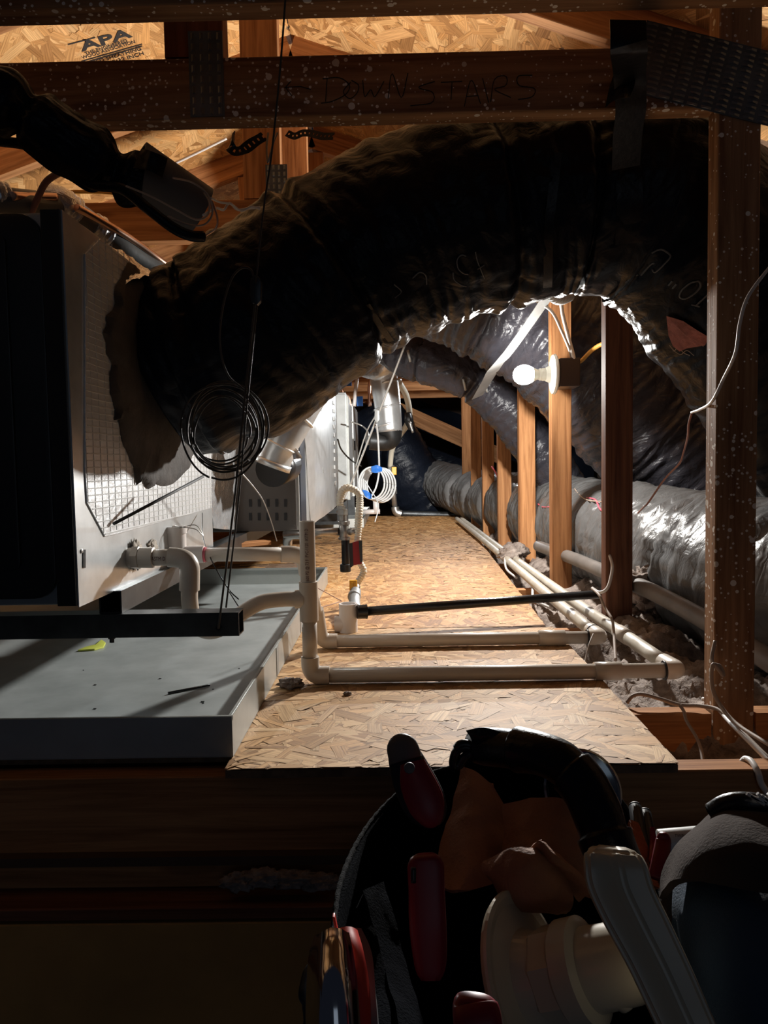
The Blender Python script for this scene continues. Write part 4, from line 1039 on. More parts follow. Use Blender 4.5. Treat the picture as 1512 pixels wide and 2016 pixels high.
# copper and conduit stubs by the second unit
cl=thing('line_set','small copper and white lines rising above the far unit','pipe',P(705,760,4.6))
tube('copper_line',[P(665,765,4.5),P(674,768,4.5),P(676,778,4.5),P(686,780,4.5),P(690,800,4.5)],.008,'copper',cl,10,40)
tube('white_line',[P(703,745,4.6),P(700,770,4.6),P(697,800,4.6)],.012,'pvc_white',cl,12,10)
tube('copper_line',[P(740,745,4.7),P(730,750,4.7),P(727,765,4.7),P(728,800,4.7)],.011,'copper',cl,10,30)
box('blue_label',tuple(P(682,760,4.62)),tuple(P(692,752,4.60)),'blue_tape',cl)
box('blue_label',tuple(P(703,800,4.62)),tuple(P(714,780,4.60)),'blue_tape',cl)
for i,pts in enumerate(([P(690,830,3.9),P(712,838,3.95),P(724,850,3.9),P(727,865,3.9)],[P(665,865,3.6),P(672,885,3.7),P(690,905,3.8),P(712,918,3.8)])):
    w=tube('control_wire',pts,.004,'cable_bright' if i==0 else 'iron',None,6,30); tag(w,['pale control wire looping from the far unit','dark control wire drooping below the far unit'][i],'wire')

# ================================================================== LAMP
lf=thing('light_bulb_fixture','lit bare bulb in a white round lampholder on the side of the orange post','lamp',(.50,2.31,.61))
zc=.668; yb=2.305
box('junction_box',(.503,2.255,zc-.042),(.563,2.358,zc+.042),'box',lf,bev=.003)
lathe('box_ring',(.503,yb,zc),(-1,0,0),[(0,.05),(.004,.05)],'steel_dark',lf,24)
lathe('lampholder_plate',(.500,yb,zc),(-1,0,0),[(0,.058),(.004,.061),(.010,.058),(.014,.040),(.018,.026),(.030,.021),(.031,.018)],'ceramic',lf,36)
lathe('socket',(.471,yb,zc),(-1,0,0),[(0,.019),(.012,.019),(.014,.0175),(.018,.0185),(.022,.0165)],'ceramic',lf,24)
lathe('bulb_neck',(.452,yb,zc),(-1,0,0),[(0,.014),(.010,.0165),(.020,.021)],'ceramic',lf,24)
lathe('bulb_glass',(.432,yb,zc),(-1,0,0),[(0,.0211),(.010,.0265),(.022,.0300),(.034,.0300),(.046,.0262),(.055,.0185),(.060,.009),(.0615,.001)],'bulb',lf,32)
for o in bpy.data.objects:
    if o.name=='bulb_light': o.location=(.399,yb,zc)
fb=thing('light_bulb_fixture','small far bluish lit bulb hanging above the far posts','lamp',BULB2)
bm=bmesh.new(); bmesh.ops.create_uvsphere(bm,u_segments=20,v_segments=12,radius=.026)
obj('bulb_glass',[v.co+BULB2 for v in bm.verts],[tuple(v.index for v in f.verts) for f in bm.faces],'bulb',fb,True); bm.free()
lathe('socket',BULB2+Vector((0,0,.024)),(0,0,1),[(0,.013),(.03,.016),(.05,.016)],'ceramic',fb,16)
tube('bulb_cord',[BULB2+Vector((0,0,.07)),BULB2+Vector((.05,.05,.15)),BULB2+Vector((.10,.08,.175))],.004,'white_wire',fb,6,12)
tube('white_cable',[P(1078,572,2.2),P(1100,580,2.22),P(1108,620,2.24),P(1118,660,2.25),P(1130,706,2.26),(.545,2.28,zc+.040)],.0058,'white_wire',lf,10,50)
tube('white_cable',[P(1048,588,2.2),P(1085,612,2.2),P(1105,650,2.22),P(1120,685,2.25),(.550,2.30,zc+.040)],.0045,'white_wire',lf,10,50)
tube('yellow_cable',[(.556,2.33,zc+.041),P(1142,712,2.32),P(1165,690,2.25),P(1190,676,2.1),P(1230,672,1.95)],.0062,'yellow_wire',lf,10,50)

# ================================================================== WIRES
def wire(pts,r,m,label,cat='wire',n=None,name='wire'):
    o=tube(name,pts,r,m,None,8,n or len(pts)*10); return tag(o,label,cat)
wire([P(1530,510,1.05),P(1500,545,1.06),P(1470,590,1.06),P(1456,640,1.07),P(1448,695,1.08),P(1425,745,1.12),P(1402,790,1.15),P(1378,806,1.30),P(1362,812,1.36)],.0024,'white_wire','white wire drooping from the right edge past the nearest post')
wire([P(1362,812,1.36),P(1356,835,1.38),P(1354,860,1.42),P(1346,890,1.5),P(1338,912,1.55),P(1316,935,1.62),P(1300,955,1.68),P(1276,990,1.72),P(1268,998,1.76),P(1256,1010,1.84)],.0021,'brown_wire','reddish-brown wire zigzagging down between the two right posts')
o=wire([on_surface(BS,x,y,.003,2.4) for x,y in ((1155,980),(1172,984),(1180,1000),(1188,1008),(1196,1016))],.0028,'pink_wire','bright pink wire lying on the side duct beside the shadowed post')
o=wire([on_surface(BS,x,y,.003,2.8) for x,y in ((1059,992),(1068,998),(1082,998))],.0025,'pink_wire','short pink wire on the side duct between the two orange posts')
o=wire([P(x,y,3.9) for x,y in ((968,918),(976,930),(984,948),(1000,958),(1020,960))],.004,'pink_wire','pink wire looping between the far posts')
o=wire([on_surface(BS,x,y,.004,2.2) for x,y in ((1131,962),(1142,975),(1158,985),(1190,988))],.0022,'dusty_wire','thin dusty wire over the side duct right of the fixture post')
# romex across the joists at lower right
wire([P(1234,1384,1.21),P(1246,1370,1.21),P(1266,1367,1.21),P(1300,1376,1.2),P(1340,1388,1.19),P(1380,1390,1.18),P(1420,1400,1.15),P(1460,1440,1.08),P(1520,1500,1.0)],.0032,'dusty_wire','dusty cable looping over the joist beside the nearest post')
wire([P(1384,1376,1.22),P(1400,1380,1.2),P(1416,1398,1.17),P(1440,1425,1.1),P(1475,1460,1.04),P(1530,1515,.98)],.0034,'white_wire','pale flat cable running over the joist to the lower right edge')
wire([P(1408,1262,1.165),P(1402,1290,1.155),P(1404,1306,1.15),P(1418,1312,1.145),P(1424,1330,1.14),P(1404,1308,1.14),P(1402,1350,1.14),P(1416,1385,1.13),P(1450,1425,1.08),P(1520,1470,1.0)],.0030,'dusty_wire','dark cable stapled up the left side of the nearest post')
wire([P(1338,1388,1.165),P(1346,1400,1.16),P(1352,1420,1.15),P(1370,1450,1.12),P(1380,1475,1.1),P(1384,1500,1.08)],.0026,'dusty_wire','short dim cable hanging into the joist bay from the joist')
wire([P(1460,1502,.985),P(1468,1494,.985),P(1480,1500,.97),P(1492,1520,.952),P(1500,1545,.948),P(1520,1570,.94)],.0042,'white_wire','pale cable looped over the header board at the lower right edge')
for i,(y0_,Yb,x0_,x1_) in enumerate(((1035,4.7,908,922),(1070,3.6,955,968),(1090,2.98,985,1005),(1150,2.4,1040,1075))):
    wire([P(x0_,y0_-8,Yb),P(x0_+8,y0_+6,Yb-.1),P(x0_+12,y0_+30,Yb-.3),P(x1_+12,y0_+48,Yb-.4)],.004,'white_wire',['farthest','second farthest','third farthest','nearest'][i]+' pale cable dropping between joists beside the long drain pipes')
wire([P(1192,1075,1.8),P(1205,1110,1.75),P(1202,1140,1.73),P(1194,1160,1.72),P(1180,1166,1.73),P(1166,1158,1.76)],.0036,'white_wire','pale hooked cable at the end of the black pipe')
wire([P(1166,1158,1.70),P(1180,1172,1.62),P(1190,1195,1.60),P(1204,1218,1.56),P(1208,1240,1.55),P(1212,1300,1.45)],.0030,'dusty_wire','dusty cable hanging over the drain pipe ends')
wire([P(1168,1248,1.53),P(1160,1268,1.5),P(1152,1300,1.47),P(1150,1306,1.45)],.0014,'dusty_wire','thin tie wire hanging below the rear pipe elbow')
wire([P(448,1160,1.35),P(470,1195,1.32)],.001,'iron','thin dark wire stub behind the strut')
w=wire([P(470,925,1.5),P(500,960,1.6),P(520,990,1.7),P(535,1030,1.9),P(545,1065,2.0)],.0014,'steel_pipe','thin silver wire hanging from the duct to the furnace front')
w=wire([PX(398,1010,XS+.01),P(400,1060,1.5),P(420,1110,1.4),P(450,1160,1.36),P(470,1180,1.35)],.0012,'iron','thin dark thermostat wire behind the drain pipes')
rod=pipe('black_rod',P(224,1031,1.12),P(400,938,1.34),.0026,'debris',None,10); tag(rod,'thin straight black rod leaning across the foil-faced side panel','rod')

# hanging cable with gripper and coil
hc=thing('hanger_cable','dark steel cable with gripper and big coil hanging down to the strut','cable',P(432,1236,1.12))
tube('strand',[P(430,1237,1.105),P(436,1190,1.10),P(462,980,1.075),P(480,800,1.05),P(503,590,1.02)],.0016,'cable',hc,8,60)
tube('strand',[P(445,1196,1.12),P(470,980,1.085),P(486,800,1.055),P(507,592,1.025)],.0014,'cable',hc,8,60)
tube('strand',[P(503,565,1.02),P(518,420,1.0),P(535,300,.975),P(552,130,.95),P(566,-60,.93)],.0013,'cable',hc,8,60)
gp_=[P(x,y,1.018) for x,y in ((493,548),(499,541),(509,544),(514,556),(513,592),(506,600),(496,596),(492,585))]
prism('gripper',gp_,(0,.011,0),'steel_dark',hc,bev=.0015)
tube('loose_end',[P(500,546,1.02),P(494,531,1.02),P(478,527,1.02),P(458,545,1.02),P(442,590,1.02),P(433,650,1.03),P(436,700,1.04),P(450,740,1.05),P(474,762,1.06),P(500,785,1.06),P(515,815,1.07)],.0015,'cable',hc,8,90)
for i in range(7):
    cx=437+random.uniform(-6,9); cy=846+random.uniform(-6,6); rx=83-5*i*.9+random.uniform(-2,2); ry=94-5.5*i*.9; ph=random.uniform(0,6)
    Yc=1.07+.006*i
    pts=[P(cx+rx*math.cos(2*math.pi*k/28+ph)+4*math.sin(k*.5),cy+ry*math.sin(2*math.pi*k/28+ph),Yc+.004*math.sin(k)) for k in range(29)]
    tube('coil_loop',pts,.0015,'cable',hc,6,110)
# far cable hanger with gripper
fc=thing('hanger_cable','bright far hanger cable slanting down beside the far unit','cable',P(660,1010,3.3))
tube('strand',[P(797,680,2.95),P(745,815,3.1),P(700,930,3.2),P(664,1008,3.3)],.0042,'cable_bright',fc,8,30)
tube('strand',[P(745,810,3.12),P(722,850,3.2),P(700,920,3.25)],.003,'cable_bright',fc,6,20)
q=P(743,820,3.08); prism('gripper',[P(738,806,3.08),P(746,808,3.08),P(747,826,3.08),P(742,834,3.08),P(737,826,3.08)],(0,.02,0),'galv_dull',fc,bev=.002)
tc_=thing('tubing_coil','coil of clear tubing held by blue tape, hanging beside the far unit','tubing',P(745,985,3.2))
for i in range(5):
    cx=732+i*4.6; cy=951; rx=25+i*.8
    pts=[P(cx+rx*math.cos(2*math.pi*k/24),cy+(31+i*.6)*math.sin(2*math.pi*k/24)+i,3.2+.012*i) for k in range(25)]
    tube('tube_loop',pts,.0042,'tubing',tc_,8,80)
tube('tube_lead',[P(741,834,3.1),P(744,860,3.15),P(746,900,3.18),P(746,930,3.2),P(740,960,3.2),P(728,982,3.2)],.004,'tubing',tc_,8,50)
tube('tube_lead',[P(717,945,3.2),P(728,962,3.15),P(742,985,3.1),P(744,1005,3.05),P(738,1028,3.02)],.0022,'tubing',tc_,6,40)
patch('blue_tape',[[P(730,919,3.16),P(742,916,3.15),P(752,921,3.16)],[P(732,930,3.15),P(742,931,3.14),P(752,928,3.15)]],'blue_tape',tc_,10,8,.004,60,.003)
patch('blue_tape',[[P(713,964,3.15),P(722,966,3.14),P(732,974,3.15)],[P(718,976,3.14),P(725,982,3.14),P(731,982,3.15)]],'blue_tape',tc_,10,8,.004,60,.003)
# perforated black strap over the beam
ps=thing('perforated_strap','black perforated hanger strap curled under the marked beam','strap',P(555,262,1.19))
ribbon('strap',[P(462,268,1.18),P(455,278,1.16),P(454,290,1.15),P(464,298,1.15),P(480,294,1.15),P(500,280,1.16),P(520,268,1.165)],.016,'iron',ps,side=(.2,.3,1),thick=.0009,n=36,holes=True)
ribbon('strap',[P(565,262,1.16),P(580,268,1.16),P(596,262,1.16),P(615,263,1.16),P(635,268,1.155),P(657,268,1.15)],.014,'iron',ps,side=(0,.5,1),thick=.0009,n=36,holes=True)
tube('tie_wire',[P(528,262,1.15),P(525,290,1.14),P(527,320,1.13),P(533,300,1.13),P(540,275,1.14),P(546,262,1.15)],.0015,'steel_pipe',ps,6,40)

# ================================================================== UPPER LEFT
td=thing('flexible_duct','thin black taped flexible duct coming down from the upper left corner','duct',P(200,300,1.08))
duct('taped_film',None,[D(-110,130,1.045,.036),D(-30,180,1.05,.038),D(50,222,1.06,.039),D(120,272,1.07,.039),D(190,315,1.085,.039),D(250,345,1.10,.037),D(290,358,1.105,.030)],'film',150,56,.0038,(.12,.25),71,.0006,parent=td)
a=P(262,330,1.105); b=P(392,418,1.16)
o=pipe('end_sleeve',a,b,.0405,'grip_grey',td,40,True)
patch('sleeve_seam',[[P(278,292,1.07),P(300,300,1.06),P(330,312,1.07)],[P(262,330,1.06),P(290,335,1.055),P(320,350,1.06)]],'tape_black',td,14,12,.003,40,.0012)
wire([P(0,278,1.10),P(60,288,1.09),P(120,322,1.08),P(180,362,1.07),P(240,372,1.06),P(290,410,1.06),P(340,448,1.07),P(375,464,1.08),P(402,466,1.09)],.0075,'film','dark cable bundle slung under the thin taped duct','cable',90,'cable_bundle')
wire([P(248,366,1.04),P(300,388,1.04),P(345,412,1.05),P(385,432,1.06),P(408,424,1.07),P(412,400,1.08),P(402,380,1.09)],.0013,'dusty_wire','thin wire running along the end sleeve of the taped duct')
wire([P(340,350,1.05),P(380,360,1.08),P(410,385,1.09),P(418,420,1.10),P(402,442,1.1),P(370,442,1.08),P(330,425,1.06)],.0014,'dusty_wire','thin wire looping round the open sleeve end')
wire([P(418,395,1.1),P(428,430,1.1),P(424,450,1.1),P(405,464,1.1)],.0016,'copper','copper-coloured wire loop below the open sleeve end')
wire([P(400,424,1.1),P(425,410,1.12),P(440,413,1.14),P(452,400,1.15),P(468,413,1.16),P(490,410,1.17),P(512,408,1.18)],.0019,'white_wire','twisted white wires running from the open sleeve to the big duct')
wire([P(415,390,1.1),P(432,398,1.12),P(455,402,1.14),P(475,415,1.16),P(495,407,1.17),P(512,412,1.18)],.0016,'white_wire','second white wire twisted with the first above the big duct')
wire([P(62,418,1.20),P(72,395,1.19),P(88,362,1.18),P(108,345,1.17),P(142,330,1.13)],.0052,'brown_wire','thick brown cable curving up from the refrigerant lines','cable')
rl=thing('refrigerant_lines','foil-taped black insulated refrigerant line with bare copper tube over the air handler','pipe',P(150,420,1.35))
path=[P(-60,388,1.14),P(20,397,1.18),P(85,403,1.24),P(130,410,1.28),P(180,442,1.33),P(235,482,1.38),P(290,518,1.44),P(345,550,1.5)]
tube('insulated_line',path,.0205,'armaflex',rl,24,70)
tube('copper_tube',[P(24,386,1.16),P(60,387,1.2),P(110,388,1.24)],.0065,'copper',rl,14,20)
tube('copper_tube',[P(150,408,1.25),P(180,424,1.28),P(220,447,1.33),P(260,472,1.38),P(310,508,1.44),P(345,535,1.5)],.0060,'copper',rl,14,50)
tube('thin_line',[P(128,424,1.24),P(170,452,1.28),P(210,482,1.32),P(255,518,1.37),P(285,545,1.42)],.0022,'white_wire',rl,8,40)
def crumple(ctrl,r): 
    V,Fc,G=sweepdata(ctrl,r,40,n=36,disp=lambda s,a,p:.006*noise.noise(p*70)+.004*noise.noise(p*160))
    o=obj('foil_tape',V,Fc,'foil',rl,True)
    for p in o.data.polygons: p.use_smooth=False
    return o
crumple([path[3]+Vector((-.03,-.01,.012)),path[3]+Vector((-.005,-.01,.006)),path[3].lerp(path[4],.45)+Vector((0,-.005,0))],.025)
crumple([path[4].lerp(path[5],.05)+Vector((0,-.003,0)),path[4].lerp(path[5],.6)+Vector((0,-.003,0))],.0235)
crumple([path[0]+Vector((0,0,.005)),path[1]+Vector((-.005,0,.004))],.024)
wire([P(60,380,1.62),P(130,378,1.62),P(200,378,1.62),P(240,382,1.62)],.0042,'yellow_wire','yellowish cable running level under the roof above the refrigerant lines','cable')
wire([P(330,328,2.2),P(385,302,2.2),P(446,272,2.2)],.0042,'white_wire','pale straight cable slanting under the roof sheathing','cable')

# debris on the pan
dz=.0175
def on_pan(px,py): return Pplane(px,py,Vector((0,0,1)),dz)
a=on_pan(331,1367);b=on_pan(413,1351); o=pipe('metal_rod',a+Vector((0,0,.0022)),b+Vector((0,0,.0022)),.0021,'iron',None,8); tag(o,'short dark rod lying on the drain pan','rod')
pts=[on_pan(x,y) for x,y in ((153,1283),(170,1276),(188,1272),(200,1262),(208,1268),(204,1276),(186,1281))]
o=prism('plastic_scrap',pts,(0,0,.004),'debris_y',None,bev=.001); tag(o,'crumpled yellow-green scrap lying on the drain pan','scrap')
for i in range(9):
    p=on_pan(random.uniform(60,560),random.uniform(1270,1400))
    if p.x>-.24 or p.y<1.0: continue
    r=random.uniform(.0006,.0014)
    o=box('debris_crumb',(p.x-r*2,p.y-r,dz-.0002),(p.x+r*2,p.y+r,dz+r),'debris'); tag(o,'tiny dark crumb of debris scattered on the drain pan','debris','crumbs on the drain pan')

# ================================================================== TOOL BAG IN THE FOREGROUND
rim=[(628,2060,.345),(640,1960,.375),(655,1840,.415),(668,1745,.455),(700,1665,.50),(745,1600,.54),(800,1550,.57),(870,1515,.60),(960,1503,.615),(1060,1505,.615),(1150,1520,.61),(1215,1565,.595),(1255,1640,.57),(1290,1740,.53),(1330,1880,.47),(1370,2060,.42)]
rimw=[P(*c) for c in rim]
bag=thing('tool_bag','open black canvas tool bag full of tools at the bottom of the picture','bag',(.05,.5,-.20))
top=spline([tuple(p) for p in rimw],90)
V=[];Fc=[];H=10
for h in range(H+1):
    f=h/H
    for i,p in enumerate(top):
        q=Vector(p); c_=Vector((.06,.40,q.z)); d=(q-c_); d.z=0
        q=q-d*(.10*f); q.z=q.z+( -.20-q.z)*f; q+=Vector((1,0,0))*.004*noise.noise(q*14)
        V.append(q)
n=len(top)
for h in range(H):
    for i in range(n-1): Fc.append((h*n+i,h*n+i+1,(h+1)*n+i+1,(h+1)*n+i))
o=shade(fixn(obj('bag_wall',V,Fc,'bag',bag)),70); md_=o.modifiers.new('th','SOLIDIFY'); md_.thickness=.004
base=[Vector(v) for v in V[H*n:]]
cb=sum(base,Vector())/n
obj('bag_base',[cb]+base,[(0,i+1,i+2) for i in range(n-1)]+[(0,n,1)],'bag',bag)
tube('rim_binding',[Vector(p) for p in top[::3]],.0017,'bag_trim',bag,8,160,disp=lambda s,a,p:.0003*math.sin(s*2600))
# dark inner pocket panels / blades on the left
for i,(a,b,c_,d_,m) in enumerate((((712,1755,.44),(752,1738,.46),(842,2050,.36),(790,2050,.345),'bag'),((700,1790,.42),(715,1760,.43),(800,2060,.35),(745,2060,.345),'bag'))):
    patch('inner_pocket',[[P(*a),P(*b)],[P((a[0]+d_[0])/2,(a[1]+d_[1])/2,(a[2]+d_[2])/2+.01),P((b[0]+c_[0])/2,(b[1]+c_[1])/2,(b[2]+c_[2])/2+.01)],[P(*d_),P(*c_)]],m,bag,12,30,.003,30,.002)
# taped carrying handle
hp_=[P(942,1468,.50),P(962,1470,.49),P(1005,1474,.475),P(1058,1482,.46),P(1106,1502,.45),P(1146,1543,.44),P(1172,1592,.43),P(1192,1650,.42),P(1222,1730,.41)]
def hd_(s,a,p): 
    k=(s*26)%1.0
    return .0022*(1-k)+.0010*noise.noise(p*60)
tube('taped_handle',hp_,[.0095,.0112,.0118,.0122,.0128,.0132,.0138,.0140,.0140],'tape_black',bag,40,150,disp=hd_)
patch('frayed_tape',[[P(918,1438,.485),P(950,1432,.48),P(985,1440,.475)],[P(928,1455,.482),P(955,1452,.478),P(990,1462,.472)],[P(930,1472,.485),P(955,1476,.48),P(990,1490,.475)]],'tape_black',bag,16,16,.004,60,.0015)
for pts in ([(975,1490),(940,1480),(918,1470),(900,1478),(893,1500),(896,1512)],[(930,1478),(915,1490),(905,1505),(898,1508)],[(940,1470),(910,1465),(898,1475)]):
    tube('strap_loop',[P(x,y,.49) for x,y in pts],.0032,'tape_black',bag,8,30)
patch('back_flap',[[P(905,1498,.60),P(1000,1480,.57),P(1120,1500,.55),P(1190,1560,.54)],[P(915,1540,.60),P(1000,1530,.575),P(1120,1560,.55),P(1190,1610,.54)],[P(930,1590,.58),P(1010,1590,.56),P(1120,1620,.54),P(1190,1670,.53)]],'bag',bag,20,16,.003,20,.002)
# mirror disc behind the handle
dc_=thing('round_tin_lid','shiny round metal disc edge showing behind the taped handle','disc',P(1150,1560,.56))
cq=P(1146,1556,.56); ax=(C0-cq).normalized()+Vector((.35,0,.1))
lathe('disc',cq,ax,[(0,.028),(0,.0305),(.0022,.0305),(.003,.029),(.0015,.027),(.0015,.001)],'disc',dc_,48)
# leather glove
lg=thing('leather_glove','crumpled tan leather glove stuffed in the tool bag','glove',P(980,1700,.48))
patch('glove_cuff',[[P(908,1508,.555),P(935,1520,.55),P(970,1545,.545)],[P(898,1560,.545),P(945,1575,.53),P(992,1590,.54)],[P(878,1630,.53),P(930,1640,.51),P(1000,1650,.52)],[P(862,1690,.51),P(925,1700,.49),P(1000,1700,.50)],[P(858,1735,.49),P(905,1755,.475),P(990,1735,.49)]],'leather',lg,30,40,.006,22,.003)
patch('glove_palm',[[P(992,1585,.52),P(1050,1572,.51),P(1100,1572,.50),P(1140,1600,.50)],[P(990,1630,.51),P(1050,1630,.49),P(1110,1635,.485),P(1150,1660,.48)],[P(985,1690,.50),P(1050,1690,.475),P(1110,1700,.475),P(1155,1730,.475)],[P(1000,1740,.48),P(1060,1750,.47),P(1120,1755,.47),P(1165,1770,.47)]],'leather',lg,36,36,.007,18,.003,seed=4)
patch('glove_finger',[[P(955,1695,.475),P(1000,1670,.465),P(1060,1672,.462),P(1090,1700,.468)],[P(955,1712,.472),P(1010,1705,.455),P(1062,1705,.452),P(1105,1745,.46)],[P(975,1735,.47),P(1015,1748,.452),P(1065,1750,.448),P(1120,1775,.455)],[P(990,1760,.47),P(1020,1785,.455),P(1060,1790,.452),P(1110,1785,.458)]],'leather',lg,36,36,.006,26,.004,seed=9)
patch('glove_finger',[[P(1045,1668,.465),P(1062,1655,.460),P(1080,1668,.462)],[P(1070,1700,.462),P(1090,1690,.452),P(1110,1698,.46)],[P(1110,1735,.462),P(1130,1722,.455),P(1150,1735,.46)],[P(1140,1765,.465),P(1160,1755,.46),P(1170,1770,.465)]],'leather',lg,20,30,.004,30,.004,seed=2)
def grip(label,name,stations,m,cat='hand tool',extra=None,th=.5):
    """soft-cornered handle lofted through (px,py,Y,half width in px) stations"""
    t=thing(name,label,cat,P(*stations[-1][:3]))
    V=[];Fc=[];seg=24
    C=[(*P(x,y,Y),w*Y/F) for x,y,Y,w in stations]; Cs=spline(C,28)
    for i,c in enumerate(Cs):
        p=Vector(c[:3]); t0=Vector(Cs[max(i-1,0)][:3]); t1=Vector(Cs[min(i+1,27)][:3]); ax=(t1-t0).normalized(); vw=(p-C0).normalized()
        sd=ax.cross(vw).normalized(); fr=sd.cross(ax).normalized()
        e=min(i,27-i); k=1 if e>2 else (.72,.90,.97)[e]
        for j in range(seg):
            a=2*math.pi*j/seg; ca,sa=math.cos(a),math.sin(a); ca=math.copysign(abs(ca)**.7,ca); sa=math.copysign(abs(sa)**.7,sa)
            V.append(p+sd*ca*c[3]*k+fr*sa*c[3]*th*k)
    for i in range(27):
        for j in range(seg): Fc.append((i*seg+j,i*seg+(j+1)%seg,(i+1)*seg+(j+1)%seg,(i+1)*seg+j))
    Fc.append(tuple(range(seg))[::-1]); Fc.append(tuple(range(27*seg,28*seg)))
    shade(fixn(obj('grip',V,Fc,m,t)),70); return t
t=grip('fat red tool handle with grey tip leaning up out of the bag','hand_tool',[(790,1468,.47,27),(795,1485,.468,33),(812,1530,.463,42),(835,1580,.458,44),(848,1612,.455,34),(852,1626,.454,22)],'grip_black',th=.6)
c=[(*P(x,y,Y),w*Y/F) for x,y,Y,w in ((812,1500,.446,25),(822,1540,.441,36),(838,1580,.437,38),(846,1605,.436,30),(848,1618,.437,18))]
V,Fc,G=sweepdata([q[:3] for q in c],[q[3] for q in c],24,n=24,ex=1)
axv=(P(835,1560,.45)-C0).normalized(); cc_=P(830,1560,.443)
V=[Vector(v)-axv*((Vector(v)-cc_).dot(axv))*.55 for v in V]
shade(obj('red_inlay',V,Fc,'red_grip',t),60)
c=[(*P(x,y,Y),w*Y/F) for x,y,Y,w in ((787,1456,.468,14),(789,1464,.465,29),(795,1482,.462,33),(799,1497,.460,33))]
V,Fc,G=sweepdata([q[:3] for q in c],[q[3] for q in c],24,n=14); V=[Vector(v)-axv*((Vector(v)-P(793,1480,.464)).dot(axv))*.35 for v in V]
shade(obj('grey_tip',V,Fc,'grip_grey',t),60)
pp=P(806,1512,.424); lathe('rivet',pp,C0-pp,[(0,.0032),(.001,.003),(.0016,.001)],'grip_grey',t,18)
t=grip('upright dark red plastic tool handle in the middle of the bag','hand_tool',[(837,1684,.40,30),(838,1700,.40,37),(840,1760,.395,37),(842,1820,.39,38),(846,1880,.385,35),(848,1930,.38,28)],'red_grip',th=.4)
box_p=P(815,1722,.385); tube('hang_hole',[P(814,1708,.386),P(814,1738,.384)],.0014,'iron',t,8,6)
t=grip('red tool handle end at the bottom edge of the bag','hand_tool',[(935,1962,.33,34),(935,1978,.33,46),(940,2010,.325,50),(945,2080,.32,48)],'red_grip',th=.5)
t=grip('dark red tool handle with a pointed top beside the white tube','hand_tool',[(1305,1640,.50,9),(1306,1655,.50,15),(1300,1690,.49,16),(1290,1730,.48,14)],'red_grip',th=.6)
t=grip('narrow red tool handle right of the orange suede','hand_tool',[(1284,1628,.52,5),(1286,1660,.515,7),(1284,1700,.50,8)],'red_grip',th=.7)
for i,(x,y) in enumerate(((1250,1586),(1269,1598))):
    a=P(x,y,.55); b=P(x+18,y+110,.51)
    t=thing('marker',['left','right'][i]+' black marker standing beside the taped handle','marker',b)
    d=(b-a); lathe('barrel',a,d,[(0,.0035),(.0015,.0048),(.03,.0050),(d.length,.0055)],'grip_black',t,16)
    lathe('end_cap',a-d.normalized()*.0012,d,[(0,.0030),(.0006,.0040),(.0012,.0044)],'grip_grey',t,16)
sp_=patch('suede_holster',[[P(1237,1618,.53),P(1255,1622,.53)],[P(1246,1660,.51),P(1272,1668,.515)],[P(1258,1700,.50),P(1284,1712,.505)],[P(1270,1740,.49),P(1295,1750,.495)]],'suede',None,10,24,.001,90,.004)
tag(sp_,'orange suede strip between the taped handle and the markers','holster')
wt2=thing('white_tube','white plastic tube with small lettering behind the dark blue bag','tube',P(1340,1650,.56))
a=P(1296,1660,.565); b=P(1420,1650,.56); d=b-a
lathe('tube_body',a,d,[(0,.0085),(.001,.0100),(d.length,.0100)],'tube_white',wt2,24)
bt=bvh_of([wt2.children[0]])
V_,F_=textmesh('TWIN',1.0)
obj('lettering',[on_surface(bt,1328+v.x*8,1648-v.y*9,.0006,.55) for v in V_],F_,'ink',wt2)
# tape measure clipped to the left side
tm=thing('tape_measure','chrome and red tape measure clipped outside the left of the bag','tape measure',P(665,2020,.35))
patch('chrome_case',[[P(640,1850,.365),P(655,1843,.355),P(668,1846,.36)],[P(630,1880,.36),P(655,1880,.345),P(676,1885,.352)],[P(626,1950,.35),P(655,1950,.332),P(682,1950,.342)],[P(628,2060,.34),P(660,2060,.322),P(690,2060,.332)]],'chrome',tm,20,30,.001,20,.012)
patch('red_side',[[P(664,1840,.372),P(682,1840,.37),P(688,1842,.372)],[P(672,1880,.362),P(690,1880,.358),P(700,1885,.36)],[P(678,1950,.35),P(698,1950,.346),P(710,1952,.35)],[P(684,2060,.34),P(702,2060,.336),P(712,2060,.34)]],'red_bright',tm,14,24,0,20,.010)
patch('dark_side',[[P(686,1838,.385),P(712,1838,.385)],[P(700,1880,.375),P(728,1885,.375)],[P(710,1960,.36),P(740,1960,.36)],[P(712,2060,.35),P(748,2060,.35)]],'grip_grey',tm,10,20,0,20,.012)
prism('orange_tab',[P(654,1805,.372),P(659,1806,.372),P(672,1872,.36),P(668,1880,.36)],(0,.004,0),'red_bright',tm,bev=.0005)
tube('belt_clip',[P(622,1902,.362),P(610,1920,.36),P(604,1955,.355),P(612,1985,.352),P(614,2060,.345)],[.003,.0038,.004,.0042,.0045],'grip_black',tm,12,40,disp=lambda s,a,p:.0007*noise.noise(p*300))
